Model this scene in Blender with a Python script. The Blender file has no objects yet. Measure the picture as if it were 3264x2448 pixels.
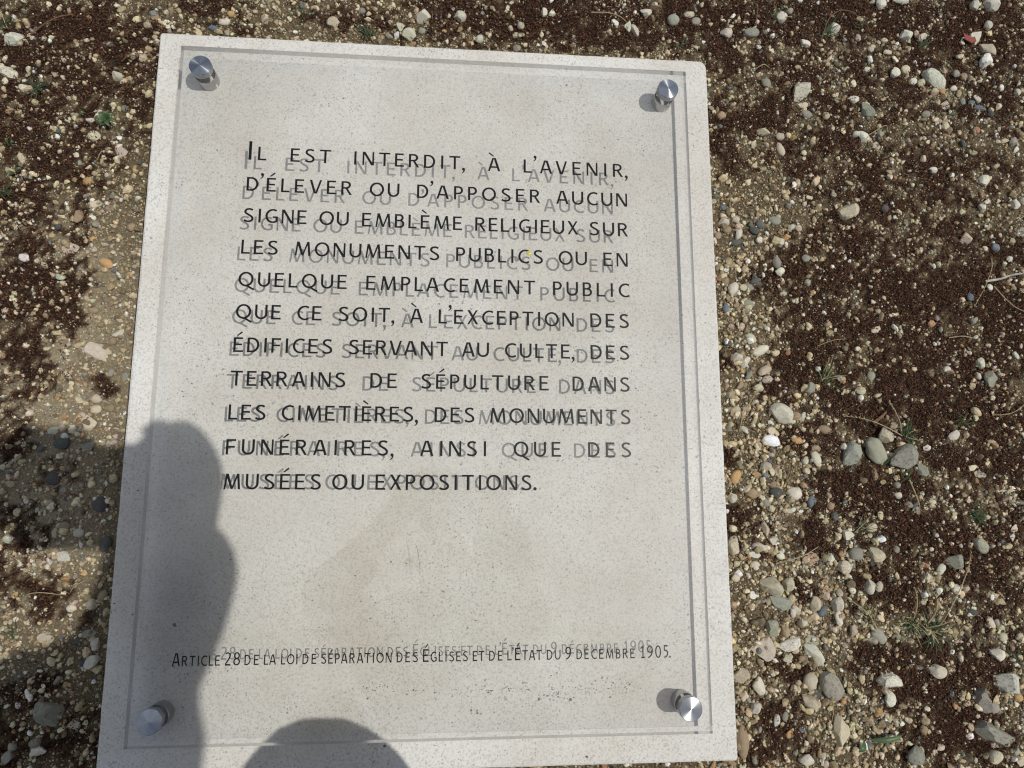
import bpy, bmesh, math, random
import numpy as np
from mathutils import Vector, Matrix, Euler, noise
random.seed(7); rng = np.random.default_rng(11)
S = bpy.context.scene
COL = S.collection
R = math.radians

# ------------------------------------------------------------------ camera, light, exposure
ZS = 0.045                      # top of the stone slab above the ground
GAP, THK = 0.0145, 0.008        # air gap under the acrylic, thickness of the acrylic
ZP = ZS + GAP + THK             # top of the acrylic
FPX, PW, PH = 2247.5, 3264, 2448
CAM = np.array([0.01978, -0.12327, ZP + 0.71173])
ROT = np.array([[0.99655886, -0.01428971, -0.08164704],
                [0.00125061, 0.98750749, -0.15756712],
                [0.08287865, 0.1569228, 0.98412721]])
cd = bpy.data.cameras.new('camera'); cam = bpy.data.objects.new('camera', cd); COL.objects.link(cam)
m4 = Matrix([list(ROT[i]) + [CAM[i]] for i in range(3)] + [[0, 0, 0, 1]])
cam.matrix_world = m4
cd.sensor_width = 36; cd.lens = 36 * FPX / PW; cd.clip_start = 0.02; cd.clip_end = 500
S.camera = cam

SUN = Vector((0.469, -0.018, 1.0)).normalized()
sl = bpy.data.lights.new('sun', 'SUN'); sl.energy = 3.9; sl.angle = R(0.6); sl.color = (1.0, 0.968, 0.895)
so = bpy.data.objects.new('sun', sl); COL.objects.link(so)
so.rotation_euler = SUN.to_track_quat('Z', 'Y').to_euler(); so.location = (1.5, 0, 3)
W = bpy.data.worlds.new('World'); S.world = W; W.use_nodes = True
wn, wl = W.node_tree.nodes, W.node_tree.links; wn.clear()
wo = wn.new('ShaderNodeOutputWorld'); bg = wn.new('ShaderNodeBackground'); bg.inputs[1].default_value = 0.070
sk = wn.new('ShaderNodeTexSky'); sk.sky_type = 'NISHITA'; sk.sun_disc = False
sk.sun_elevation = math.asin(SUN.z); sk.sun_rotation = math.atan2(SUN.x, SUN.y)
sk.dust_density = 2.0
tc = wn.new('ShaderNodeTexCoord'); ns = wn.new('ShaderNodeTexNoise'); ns.inputs['Scale'].default_value = 2.1
ns.inputs['Detail'].default_value = 7; ns.inputs['Roughness'].default_value = 0.55; ns.inputs['Distortion'].default_value = 0.35
cr = wn.new('ShaderNodeValToRGB'); cr.color_ramp.elements[0].position = 0.45; cr.color_ramp.elements[1].position = 0.60
mx = wn.new('ShaderNodeMix'); mx.data_type = 'RGBA'
mp_ = wn.new('ShaderNodeMapping'); mp_.inputs['Location'].default_value = (12.33, 6.39, 2.97)
wl.new(tc.outputs['Generated'], mp_.inputs['Vector']); wl.new(mp_.outputs[0], ns.inputs['Vector']); wl.new(ns.outputs['Fac'], cr.inputs['Fac'])
wl.new(cr.outputs['Color'], mx.inputs[0]); wl.new(sk.outputs[0], mx.inputs[6])
mx.inputs[7].default_value = (12.0, 12.9, 14.2, 1)
wl.new(mx.outputs[2], bg.inputs[0]); wl.new(bg.outputs[0], wo.inputs[0])
S.view_settings.view_transform = 'Standard'; S.view_settings.look = 'None'
S.view_settings.gamma = 1; S.view_settings.exposure = -0.42
S.cycles.max_bounces = 10; S.cycles.transparent_max_bounces = 24
S.cycles.sample_clamp_indirect = 6; S.cycles.filter_width = 1.2

def at(px, py, z=0.0):
    """ground point seen at a pixel of the photograph"""
    d = ROT @ np.array([(px - PW / 2) / FPX, -(py - PH / 2) / FPX, -1.0])
    return CAM + d * ((z - CAM[2]) / d[2])
def crop(c, x, y):
    o = {1: (0, 0), 2: (1088, 0), 3: (2176, 0), 4: (0, 816), 5: (2176, 816), 6: (0, 1632), 7: (1088, 1632), 8: (2176, 1632)}[c]
    return o[0] + x / 2.0331, o[1] + y / 2.0331

# ------------------------------------------------------------------ helpers
def mat(name):
    m = bpy.data.materials.new(name); m.use_nodes = True
    n, l = m.node_tree.nodes, m.node_tree.links
    return m, n, l, n['Principled BSDF']
def nd(n, t, **k):
    x = n.new(t)
    for a, b in k.items(): setattr(x, a, b)
    return x
def link(o, parent=None):
    COL.objects.link(o)
    if parent: o.parent = parent
    return o
def tag(o, label=None, cat=None, group=None, kind=None):
    if label: o['label'] = label
    if cat: o['category'] = cat
    if group: o['group'] = group
    if kind: o['kind'] = kind
    return o
def mesh_np(name, V, F, materials, n=3, smooth=False, colors=None):
    me = bpy.data.meshes.new(name)
    V = np.asarray(V, np.float32); F = np.asarray(F, np.int32)
    me.vertices.add(len(V)); me.vertices.foreach_set('co', V.ravel())
    me.loops.add(F.size); me.loops.foreach_set('vertex_index', F.ravel())
    me.polygons.add(len(F)); me.polygons.foreach_set('loop_start', np.arange(0, F.size, n, dtype=np.int32))
    me.polygons.foreach_set('use_smooth', np.full(len(F), smooth))
    if colors is not None:
        a = me.color_attributes.new('tint', 'FLOAT_COLOR', 'POINT')
        c = np.ones((len(V), 4), np.float32); c[:, :3] = colors; a.data.foreach_set('color', c.ravel())
    for m in (materials if isinstance(materials, (list, tuple)) else [materials]): me.materials.append(m)
    me.update(calc_edges=True); me.validate(); return me
def obj(name, bm, materials, parent=None, smooth=False):
    me = bpy.data.meshes.new(name); bm.normal_update(); bm.to_mesh(me); bm.free()
    for m in (materials if isinstance(materials, (list, tuple)) else [materials]): me.materials.append(m)
    if smooth: me.polygons.foreach_set('use_smooth', np.full(len(me.polygons), True))
    return link(bpy.data.objects.new(name, me), parent)
def empty(name, loc):
    o = bpy.data.objects.new(name, None); o.location = loc; o.empty_display_size = .02; return link(o)

def fnoise(P, s, seed=0.0):
    return np.array([noise.noise(Vector((p[0] * s + seed, p[1] * s - seed, seed * .37))) for p in P])
_T = rng.random((64, 64))
def vn(X, Y, s, seed=0):
    """cheap tiled value noise 0..1 for arrays"""
    x = X * s + seed * 17.3; y = Y * s + seed * 5.1
    i = np.floor(x).astype(int); j = np.floor(y).astype(int); fx = x - i; fy = y - j
    fx = fx * fx * (3 - 2 * fx); fy = fy * fy * (3 - 2 * fy)
    g = lambda a, b: _T[a % 64, b % 64]
    return (g(i, j) * (1 - fx) + g(i + 1, j) * fx) * (1 - fy) + (g(i, j + 1) * (1 - fx) + g(i + 1, j + 1) * fx) * fy
def fbm(X, Y, s, o=4, seed=0):
    a = np.zeros_like(X, dtype=float); w = 0.5; t = 0
    for k in range(o):
        a += w * vn(X, Y, s * 2 ** k, seed + k * 3); t += w; w *= .55
    return a / t

# ------------------------------------------------------------------ materials
def stone_material():
    m, n, l, b = mat('pale_limestone')
    t = nd(n, 'ShaderNodeTexCoord')
    big = nd(n, 'ShaderNodeTexNoise'); big.inputs['Scale'].default_value = 9; big.inputs['Detail'].default_value = 6; big.inputs['Roughness'].default_value = .6
    fine = nd(n, 'ShaderNodeTexNoise'); fine.inputs['Scale'].default_value = 520; fine.inputs['Detail'].default_value = 3; fine.inputs['Roughness'].default_value = .7
    l.new(t.outputs['Object'], big.inputs['Vector']); l.new(t.outputs['Object'], fine.inputs['Vector'])
    r1 = nd(n, 'ShaderNodeValToRGB'); e = r1.color_ramp.elements
    e[0].position = .34; e[0].color = (.545, .518, .47, 1); e[1].position = .66; e[1].color = (.64, .634, .605, 1)
    l.new(big.outputs['Fac'], r1.inputs['Fac'])
    r2 = nd(n, 'ShaderNodeValToRGB'); e = r2.color_ramp.elements
    e[0].position = .33; e[0].color = (.66, .65, .65, 1); e[1].position = .52; e[1].color = (1.04, 1.04, 1.04, 1)
    l.new(fine.outputs['Fac'], r2.inputs['Fac'])
    mu = nd(n, 'ShaderNodeMix', data_type='RGBA', blend_type='MULTIPLY'); mu.inputs[0].default_value = .8
    l.new(r1.outputs[0], mu.inputs[6]); l.new(r2.outputs[0], mu.inputs[7])
    last = mu.outputs[2]
    # grey and brown specks in two sizes, gathered in places by a mask
    for sc, lo, hi, col, thr, amt in ((150, .10, .20, (.17, .16, .16, 1), .50, .85), (70, .06, .13, (.22, .19, .20, 1), .55, .7), (330, .16, .3, (.24, .20, .17, 1), .46, .75)):
        v = nd(n, 'ShaderNodeTexVoronoi'); v.inputs['Scale'].default_value = sc; v.inputs['Randomness'].default_value = 1
        wob = nd(n, 'ShaderNodeTexNoise'); wob.inputs['Scale'].default_value = sc * 2.4
        va = nd(n, 'ShaderNodeVectorMath', operation='MULTIPLY_ADD'); va.inputs[1].default_value = (.9 / sc,) * 3
        l.new(t.outputs['Object'], wob.inputs['Vector']); l.new(wob.outputs['Color'], va.inputs[0]); l.new(t.outputs['Object'], va.inputs[2])
        l.new(va.outputs[0], v.inputs['Vector'])
        mr = nd(n, 'ShaderNodeMapRange'); mr.inputs['From Min'].default_value = lo; mr.inputs['From Max'].default_value = hi
        mr.inputs['To Min'].default_value = 1; mr.inputs['To Max'].default_value = 0
        l.new(v.outputs['Distance'], mr.inputs['Value'])
        # only some cells carry a speck
        sep = nd(n, 'ShaderNodeSeparateColor'); l.new(v.outputs['Color'], sep.inputs[0])
        c1 = nd(n, 'ShaderNodeMath', operation='GREATER_THAN'); c1.inputs[1].default_value = .55; l.new(sep.outputs[0], c1.inputs[0])
        ms = nd(n, 'ShaderNodeTexNoise'); ms.inputs['Scale'].default_value = 7 + sc * .03; ms.inputs['Detail'].default_value = 3
        l.new(t.outputs['Object'], ms.inputs['Vector'])
        c2 = nd(n, 'ShaderNodeMapRange'); c2.inputs['From Min'].default_value = thr - .07; c2.inputs['From Max'].default_value = thr + .1
        l.new(ms.outputs['Fac'], c2.inputs['Value'])
        p = nd(n, 'ShaderNodeMath', operation='MULTIPLY'); l.new(mr.outputs[0], p.inputs[0]); l.new(c1.outputs[0], p.inputs[1])
        p2 = nd(n, 'ShaderNodeMath', operation='MULTIPLY'); l.new(p.outputs[0], p2.inputs[0]); l.new(c2.outputs[0], p2.inputs[1])
        p3 = nd(n, 'ShaderNodeMath', operation='MULTIPLY'); l.new(p2.outputs[0], p3.inputs[0]); p3.inputs[1].default_value = amt
        mm = nd(n, 'ShaderNodeMix', data_type='RGBA'); l.new(p3.outputs[0], mm.inputs[0]); l.new(last, mm.inputs[6]); mm.inputs[7].default_value = col
        last = mm.outputs[2]
    l.new(last, b.inputs['Base Color']); b.inputs['Roughness'].default_value = .85
    b.inputs['Specular IOR Level'].default_value = .3
    bp = nd(n, 'ShaderNodeBump'); bp.inputs['Strength'].default_value = .5; bp.inputs['Distance'].default_value = .0006
    l.new(fine.outputs['Fac'], bp.inputs['Height']); l.new(bp.outputs[0], b.inputs['Normal'])
    return m
M_STONE = stone_material()

def acrylic(edge=False):
    m = bpy.data.materials.new('acrylic_edge' if edge else 'clear_acrylic'); m.use_nodes = True
    n, l = m.node_tree.nodes, m.node_tree.links; n.clear()
    o = nd(n, 'ShaderNodeOutputMaterial'); tr = nd(n, 'ShaderNodeBsdfTransparent'); gl = nd(n, 'ShaderNodeBsdfGlossy')
    gl.inputs['Roughness'].default_value = .2 if edge else .035
    fr = nd(n, 'ShaderNodeFresnel'); fr.inputs['IOR'].default_value = 1.56
    mx = nd(n, 'ShaderNodeMixShader')
    df = nd(n, 'ShaderNodeBsdfDiffuse'); mh = nd(n, 'ShaderNodeMixShader')
    if edge:
        tr.inputs[0].default_value = (.97, .905, .89, 1); df.inputs[0].default_value = (.75, .56, .50, 1); mh.inputs[0].default_value = .11
    else:
        tr.inputs[0].default_value = (.992, .992, .99, 1); df.inputs[0].default_value = (.8, .8, .8, 1)
        t = nd(n, 'ShaderNodeTexCoord'); nz = nd(n, 'ShaderNodeTexNoise'); nz.inputs['Scale'].default_value = 6; nz.inputs['Detail'].default_value = 5
        l.new(t.outputs['Object'], nz.inputs['Vector'])
        nz2 = nd(n, 'ShaderNodeTexVoronoi'); nz2.inputs['Scale'].default_value = 160; l.new(t.outputs['Object'], nz2.inputs['Vector'])
        mr2 = nd(n, 'ShaderNodeMapRange'); mr2.inputs['From Min'].default_value = .05; mr2.inputs['From Max'].default_value = .0; mr2.inputs['To Max'].default_value = .5
        l.new(nz2.outputs['Distance'], mr2.inputs['Value'])
        mr = nd(n, 'ShaderNodeMapRange'); mr.inputs['From Min'].default_value = .35; mr.inputs['From Max'].default_value = .7
        mr.inputs['To Min'].default_value = .006; mr.inputs['To Max'].default_value = .065
        l.new(nz.outputs['Fac'], mr.inputs['Value'])
        ad = nd(n, 'ShaderNodeMath', operation='ADD'); l.new(mr.outputs[0], ad.inputs[0]); l.new(mr2.outputs[0], ad.inputs[1])
        l.new(ad.outputs[0], mh.inputs[0])
    l.new(tr.outputs[0], mh.inputs[1]); l.new(df.outputs[0], mh.inputs[2])
    l.new(fr.outputs[0], mx.inputs[0]); l.new(mh.outputs[0], mx.inputs[1]); l.new(gl.outputs[0], mx.inputs[2])
    l.new(mx.outputs[0], o.inputs[0]); return m
M_ACR, M_EDGE = acrylic(), acrylic(True)

def simple(name, col, rough=.6, metal=0, spec=.5, vary=0, vs=60, bump=0, bscale=200):
    m, n, l, b = mat(name); b.inputs['Base Color'].default_value = (*col, 1); b.inputs['Roughness'].default_value = rough
    b.inputs['Metallic'].default_value = metal; b.inputs['Specular IOR Level'].default_value = spec
    t = nd(n, 'ShaderNodeTexCoord')
    if vary:
        nz = nd(n, 'ShaderNodeTexNoise'); nz.inputs['Scale'].default_value = vs; nz.inputs['Detail'].default_value = 4
        l.new(t.outputs['Object'], nz.inputs['Vector'])
        r = nd(n, 'ShaderNodeValToRGB'); e = r.color_ramp.elements
        e[0].position = .3; e[1].position = .7
        e[0].color = (*[c * (1 - vary) for c in col], 1); e[1].color = (*[min(1, c * (1 + vary)) for c in col], 1)
        l.new(nz.outputs['Fac'], r.inputs['Fac']); l.new(r.outputs[0], b.inputs['Base Color'])
    if bump:
        nz = nd(n, 'ShaderNodeTexNoise'); nz.inputs['Scale'].default_value = bscale
        l.new(t.outputs['Object'], nz.inputs['Vector'])
        bp = nd(n, 'ShaderNodeBump'); bp.inputs['Strength'].default_value = bump; bp.inputs['Distance'].default_value = .001
        l.new(nz.outputs['Fac'], bp.inputs['Height']); l.new(bp.outputs[0], b.inputs['Normal'])
    return m

def ink_material():
    m = bpy.data.materials.new('black_vinyl'); m.use_nodes = True
    n, l = m.node_tree.nodes, m.node_tree.links; b = n['Principled BSDF']; o = n['Material Output']
    b.inputs['Base Color'].default_value = (.008, .008, .010, 1); b.inputs['Roughness'].default_value = .3; b.inputs['Specular IOR Level'].default_value = .25
    return m
M_INK = ink_material()

def brushed(name, radial):
    m, n, l, b = mat(name); b.inputs['Base Color'].default_value = (.47, .485, .51, 1); b.inputs['Metallic'].default_value = 1
    b.inputs['Roughness'].default_value = .30
    if radial:
        b.inputs['Roughness'].default_value = .24
        b.inputs['Anisotropic'].default_value = .93; b.inputs['Anisotropic Rotation'].default_value = .25
        tg = nd(n, 'ShaderNodeTangent', direction_type='RADIAL', axis='Z'); l.new(tg.outputs[0], b.inputs['Tangent'])
        # fine turning rings
        t = nd(n, 'ShaderNodeTexCoord'); ln = nd(n, 'ShaderNodeVectorMath', operation='LENGTH'); l.new(t.outputs['Object'], ln.inputs[0])
        wv = nd(n, 'ShaderNodeMath', operation='MULTIPLY'); wv.inputs[1].default_value = 14000; l.new(ln.outputs['Value'], wv.inputs[0])
        si = nd(n, 'ShaderNodeMath', operation='SINE'); l.new(wv.outputs[0], si.inputs[0])
        bp = nd(n, 'ShaderNodeBump'); bp.inputs['Strength'].default_value = .12; bp.inputs['Distance'].default_value = .00005
        l.new(si.outputs[0], bp.inputs['Height']); l.new(bp.outputs[0], b.inputs['Normal'])
    return m
M_CAP, M_BAR = brushed('turned_steel_cap', True), brushed('steel_barrel', False)
M_BAR.node_tree.nodes['Principled BSDF'].inputs['Base Color'].default_value = (.42, .42, .42, 1)

def ground_material():
    m, n, l, b = mat('sandy_ground')
    t = nd(n, 'ShaderNodeTexCoord')
    a = nd(n, 'ShaderNodeTexNoise'); a.inputs['Scale'].default_value = 420; a.inputs['Detail'].default_value = 4; a.inputs['Roughness'].default_value = .75
    c = nd(n, 'ShaderNodeTexNoise'); c.inputs['Scale'].default_value = 14; c.inputs['Detail'].default_value = 5
    for q in (a, c): l.new(t.outputs['Object'], q.inputs['Vector'])
    r = nd(n, 'ShaderNodeValToRGB'); e = r.color_ramp.elements
    e[0].position = .32; e[0].color = (.040, .029, .018, 1); e[1].position = .72; e[1].color = (.29, .225, .135, 1)
    l.new(a.outputs['Fac'], r.inputs['Fac'])
    r2 = nd(n, 'ShaderNodeValToRGB'); e = r2.color_ramp.elements
    e[0].position = .3; e[0].color = (.72, .70, .66, 1); e[1].position = .7; e[1].color = (1, 1, 1, 1)
    l.new(c.outputs['Fac'], r2.inputs['Fac'])
    mu = nd(n, 'ShaderNodeMix', data_type='RGBA', blend_type='MULTIPLY'); mu.inputs[0].default_value = 1
    l.new(r.outputs[0], mu.inputs[6]); l.new(r2.outputs[0], mu.inputs[7])
    at_ = nd(n, 'ShaderNodeAttribute', attribute_name='tint'); sp = nd(n, 'ShaderNodeSeparateColor'); l.new(at_.outputs['Color'], sp.inputs[0])
    soil = nd(n, 'ShaderNodeValToRGB'); e = soil.color_ramp.elements
    e[0].position = .35; e[0].color = (.012, .007, .004, 1); e[1].position = .7; e[1].color = (.045, .024, .014, 1)
    l.new(a.outputs['Fac'], soil.inputs['Fac'])
    dr = nd(n, 'ShaderNodeValToRGB'); e = dr.color_ramp.elements
    e[0].position = .3; e[0].color = (.24, .195, .125, 1); e[1].position = .65; e[1].color = (.42, .355, .245, 1)
    l.new(a.outputs['Fac'], dr.inputs['Fac']); dm = nd(n, 'ShaderNodeMix', data_type='RGBA')
    l.new(sp.outputs[1], dm.inputs[0]); l.new(mu.outputs[2], dm.inputs[6]); l.new(dr.outputs[0], dm.inputs[7])
    mm = nd(n, 'ShaderNodeMix', data_type='RGBA'); l.new(sp.outputs[0], mm.inputs[0]); l.new(dm.outputs[2], mm.inputs[6]); l.new(soil.outputs[0], mm.inputs[7])
    l.new(mm.outputs[2], b.inputs['Base Color']); b.inputs['Roughness'].default_value = .95; b.inputs['Specular IOR Level'].default_value = .15
    bp = nd(n, 'ShaderNodeBump'); bp.inputs['Strength'].default_value = 1; bp.inputs['Distance'].default_value = .003
    l.new(a.outputs['Fac'], bp.inputs['Height']); l.new(bp.outputs[0], b.inputs['Normal'])
    return m
M_GROUND = ground_material()

def tint_material(name, rough=.85, amp=.35, scale=300):
    m, n, l, b = mat(name)
    a = nd(n, 'ShaderNodeAttribute', attribute_name='tint')
    t = nd(n, 'ShaderNodeTexCoord'); nz = nd(n, 'ShaderNodeTexNoise'); nz.inputs['Scale'].default_value = scale; nz.inputs['Detail'].default_value = 3
    l.new(t.outputs['Object'], nz.inputs['Vector'])
    mr = nd(n, 'ShaderNodeMapRange'); mr.inputs['From Min'].default_value = .3; mr.inputs['From Max'].default_value = .7
    mr.inputs['To Min'].default_value = 1 - amp; mr.inputs['To Max'].default_value = 1 + amp * .4
    l.new(nz.outputs['Fac'], mr.inputs['Value'])
    v = nd(n, 'ShaderNodeVectorMath', operation='SCALE'); l.new(a.outputs['Color'], v.inputs[0]); l.new(mr.outputs[0], v.inputs['Scale'])
    l.new(v.outputs[0], b.inputs['Base Color']); b.inputs['Roughness'].default_value = rough; b.inputs['Specular IOR Level'].default_value = .25
    return m
M_GRIT = tint_material('mixed_grit', .85, .35, 500)
M_MOSS = tint_material('dry_moss', .95, .2, 200)

def rock_material(lichen):
    m, n, l, b = mat('lichened_rock' if lichen else 'rock')
    oi = nd(n, 'ShaderNodeObjectInfo'); t = nd(n, 'ShaderNodeTexCoord')
    off = nd(n, 'ShaderNodeVectorMath', operation='MULTIPLY_ADD'); off.inputs[1].default_value = (1, 1, 1)
    cmb = nd(n, 'ShaderNodeCombineXYZ'); k = nd(n, 'ShaderNodeMath', operation='MULTIPLY'); k.inputs[1].default_value = 37
    l.new(oi.outputs['Random'], k.inputs[0]); l.new(k.outputs[0], cmb.inputs[0]); l.new(k.outputs[0], cmb.inputs[1])
    l.new(t.outputs['Object'], off.inputs[0]); l.new(cmb.outputs[0], off.inputs[2])
    nz = nd(n, 'ShaderNodeTexNoise'); nz.inputs['Scale'].default_value = 3.2; nz.inputs['Detail'].default_value = 7; nz.inputs['Roughness'].default_value = .68
    l.new(off.outputs[0], nz.inputs['Vector'])
    mr = nd(n, 'ShaderNodeMapRange'); mr.inputs['From Min'].default_value = .3; mr.inputs['From Max'].default_value = .7
    mr.inputs['To Min'].default_value = .78; mr.inputs['To Max'].default_value = 1.15
    l.new(nz.outputs['Fac'], mr.inputs['Value'])
    v = nd(n, 'ShaderNodeVectorMath', operation='SCALE'); l.new(oi.outputs['Color'], v.inputs[0]); l.new(mr.outputs[0], v.inputs['Scale'])
    last = v.outputs[0]
    nz2 = nd(n, 'ShaderNodeTexNoise'); nz2.inputs['Scale'].default_value = 5 if lichen else 9; nz2.inputs['Detail'].default_value = 9; nz2.inputs['Roughness'].default_value = .75
    l.new(off.outputs[0], nz2.inputs['Vector'])
    q = nd(n, 'ShaderNodeMapRange'); q.inputs['From Min'].default_value = .535 if lichen else .62; q.inputs['From Max'].default_value = .60 if lichen else .74
    q.inputs['To Max'].default_value = .72 if lichen else .4
    l.new(nz2.outputs['Fac'], q.inputs['Value'])
    mm = nd(n, 'ShaderNodeMix', data_type='RGBA'); l.new(q.outputs[0], mm.inputs[0]); l.new(last, mm.inputs[6])
    mm.inputs[7].default_value = (.07, .075, .055, 1) if lichen else (.22, .18, .12, 1)
    l.new(mm.outputs[2], b.inputs['Base Color'])
    b.inputs['Roughness'].default_value = .8; b.inputs['Specular IOR Level'].default_value = .3
    bp = nd(n, 'ShaderNodeBump'); bp.inputs['Strength'].default_value = .7; bp.inputs['Distance'].default_value = .0012
    l.new(nz2.outputs['Fac'], bp.inputs['Height']); l.new(bp.outputs[0], b.inputs['Normal'])
    return m
M_ROCK, M_LICHEN = rock_material(False), rock_material(True)

# ------------------------------------------------------------------ ground
# moss patches: (x, y, rx, ry, weight) in the photograph at 2212 px width, taken to the ground plane
K = 3264 / 2212
MOSS = [(60,70,90,60,.9),(150,70,130,55,1),(250,110,90,50,.8),(110,130,110,45,1),(210,165,90,50,.9),(320,60,60,40,.6),(60,215,80,50,.8),(150,220,80,50,.8),
 (40,290,60,60,.8),(120,330,80,50,.8),(210,330,60,30,.6),(150,380,70,40,.8),(30,430,60,60,.9),(90,460,60,50,.6),(170,455,30,60,.7),(60,540,70,50,.8),
 (60,590,90,40,1),(110,650,70,50,1),(30,660,50,50,.9),(150,690,40,30,.8),(60,750,60,50,.8),(80,800,50,35,.8),(15,870,45,50,.7),(228,833,22,16,.9),(30,950,40,40,.6),
 (30,1150,60,60,.5),(40,1250,60,50,.7),(90,1290,60,35,.8),(190,1330,22,22,.6),(60,1500,60,50,.6),(160,1600,80,60,.6),(30,1600,60,60,.6),(120,1060,70,60,.4),
 (420,20,80,30,.5),(520,40,70,30,.4),(700,20,60,30,.5),(800,40,90,40,.5),(960,70,60,40,.6),(980,20,70,40,.9),(1080,60,120,60,.8),(1200,30,130,60,1),(1230,90,70,30,.6),
 (1340,30,110,50,1),(1350,90,110,25,.7),(1480,50,90,60,1),(1560,40,90,70,1),(1450,110,70,20,.6),(1560,110,60,40,.8),(1680,50,90,60,1),(1640,120,80,40,.7),(1800,40,90,60,1),(1750,110,70,50,.6),
 (1920,40,90,70,1),(2020,60,90,70,1),(2130,60,90,90,.9),(1880,130,70,40,.7),(2000,130,60,50,.8),(2160,170,70,60,.8),(1760,190,60,50,.6),(1700,200,60,40,.8),(1600,170,40,20,.5),
 (1640,260,60,40,1),(1620,230,40,30,.7),(1800,230,90,60,.8),(1870,220,90,50,.7),(1560,300,35,70,.8),(1640,280,35,22,1),(1930,240,70,50,.8),(2140,200,40,60,.9),(2130,240,50,30,.9),
 (1850,290,90,40,.6),(2000,290,70,50,.5),(1860,340,60,25,.6),(1750,350,50,25,.4),(1600,370,50,30,.4),(2030,380,80,50,.8),(2060,420,60,40,.7),(1960,350,60,40,.5),(1900,390,70,40,.6),(2150,370,60,50,.5),
 (1900,440,60,60,.7),(1850,510,90,50,.8),(1950,540,90,40,.6),(2150,530,80,50,.8),(2060,500,60,60,.7),(1720,560,60,50,.8),(1690,590,60,40,.8),(1650,600,40,40,.6),
 (1830,590,90,50,.9),(1950,640,110,80,1),(2080,620,120,100,1),(2180,700,80,120,1),(2000,740,110,80,1.1),(1860,700,110,50,.9),(1760,680,80,50,.8),(1720,650,50,60,.8),(2110,800,100,90,1),(1960,820,100,60,1),
 (1760,740,60,40,1),(1730,800,60,45,1.1),(1700,830,45,35,1),(1850,800,60,60,.6),(1880,880,80,50,.8),(2010,890,90,60,.9),(2130,900,100,70,.9),(1790,870,70,30,.7),(1750,960,60,25,.8),(1830,930,60,30,.5),(1720,1000,0,0,0),
 (1560,780,25,25,.8),(1570,990,25,18,.8),(1790,970,50,40,.9),(1770,940,60,40,.8),(1970,960,60,50,.8),(2080,980,90,45,.8),(2180,1000,60,60,.8),(1830,1060,70,55,1.1),(1900,1080,60,50,1),(1860,1100,50,30,1),(1960,1050,60,40,.7),
 (1590,1130,50,45,.9),(1770,1160,60,35,1),(1740,1280,30,25,1),(1650,1180,30,30,.5),(2000,1150,100,60,1),(2060,1190,110,60,1.1),(2150,1190,80,60,1),(2190,1120,50,60,.9),(1900,1150,50,40,.5),(2130,1240,60,35,.9),
 (1880,1260,60,45,.9),(1930,1290,60,40,.8),(1960,1240,40,40,.7),(1700,1450,35,30,1),(1680,1430,20,20,.8),(2140,1320,60,50,.6),(2190,1280,50,50,.7),(2100,1430,100,40,.9),(2040,1410,60,40,.8),(1930,1430,60,40,1),(2000,1480,110,50,1),(1960,1450,80,40,.9),
 (2100,1350,50,30,.6),(2170,1450,60,50,.7),(1660,1560,60,45,.9),(1670,1620,60,45,.9),(2040,1600,90,45,.9),(2090,1550,80,40,.9),(2130,1620,60,50,.9),(1980,1600,40,50,.5),(1950,1640,50,30,.5)]
MOSS += [(1700,300,60,50,.75),(1780,300,70,50,.8),(1680,240,50,40,.8),(1860,150,60,60,.8),(1940,190,60,40,.7),(1730,150,70,50,.8),(1580,130,50,40,.8),(2060,250,60,40,.5),(2170,230,40,60,.8),(1800,400,70,40,.6),(1980,440,60,50,.6),(1640,520,40,30,.35),(1900,330,60,40,.6),(1250,60,80,40,.8),(1150,20,80,30,.8),(880,90,50,20,.5),(350,140,60,60,.7),(300,200,50,50,.7),(280,260,40,60,.6),(2060,1080,60,40,.5),(1900,950,60,40,.6)]
MP = []
for x, y, rx, ry, w in MOSS:
    if w <= 0: continue
    c = at(x * K, y * K); e = at((x + rx) * K, y * K); f = at(x * K, (y + ry) * K)
    MP.append((c[0], c[1], max(.01, np.hypot(*(e - c)[:2])), max(.01, np.hypot(*(f - c)[:2])), w))
def moss_mask(X, Y):
    a = np.zeros_like(X, dtype=float)
    for cx, cy, rx, ry, w in MP:
        d = ((X - cx) / rx) ** 2 + ((Y - cy) / ry) ** 2
        a = np.maximum(a, w * np.exp(-d * .75))
    # beyond the photographed part the same mix of moss and gravel goes on
    out = np.clip(np.maximum(np.maximum(-.53 - X, X - .76), np.maximum(-.46 - Y, Y - .55)) * 12, 0, 1)
    a = np.maximum(a, out * np.clip(vn(X, Y, 6, 9) * 1.6 - .35, 0, 1))
    n1 = fbm(X, Y, 38, 4, 3); n2 = fbm(X, Y, 170, 3, 8)
    v = a * 1.05 + (n1 - .5) * 1.25 + (n2 - .5) * 1.9
    return np.clip((v - .30) / .24, 0, 1) * (a > .12)
def height(X, Y):
    h = (fbm(X, Y, 7, 3, 1) - .5) * .014 + (fbm(X, Y, 45, 3, 4) - .5) * .006
    near = np.exp(-np.maximum(0, np.maximum(np.abs(X) - .31, np.abs(Y) - .385)) / .02)
    return h * (1 - .5 * near) - .0005
def axis(lo, hi, step, far):
    a = list(np.arange(lo, hi, step)); d = step; x = lo
    pre = []
    while x > -far: d *= 1.35; x -= d; pre.append(x)
    post = []; x = a[-1]; d = step
    while x < far: d *= 1.35; x += d; post.append(x)
    return np.array(pre[::-1] + a + post)
XS, YS = axis(-.70, .95, .005, 60), axis(-.60, .72, .005, 60)
GX, GY = np.meshgrid(XS, YS); 
gz = height(GX, GY); mk = moss_mask(GX, GY)
nx, ny = len(XS), len(YS)
idx = np.arange(nx * ny).reshape(ny, nx)
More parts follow.
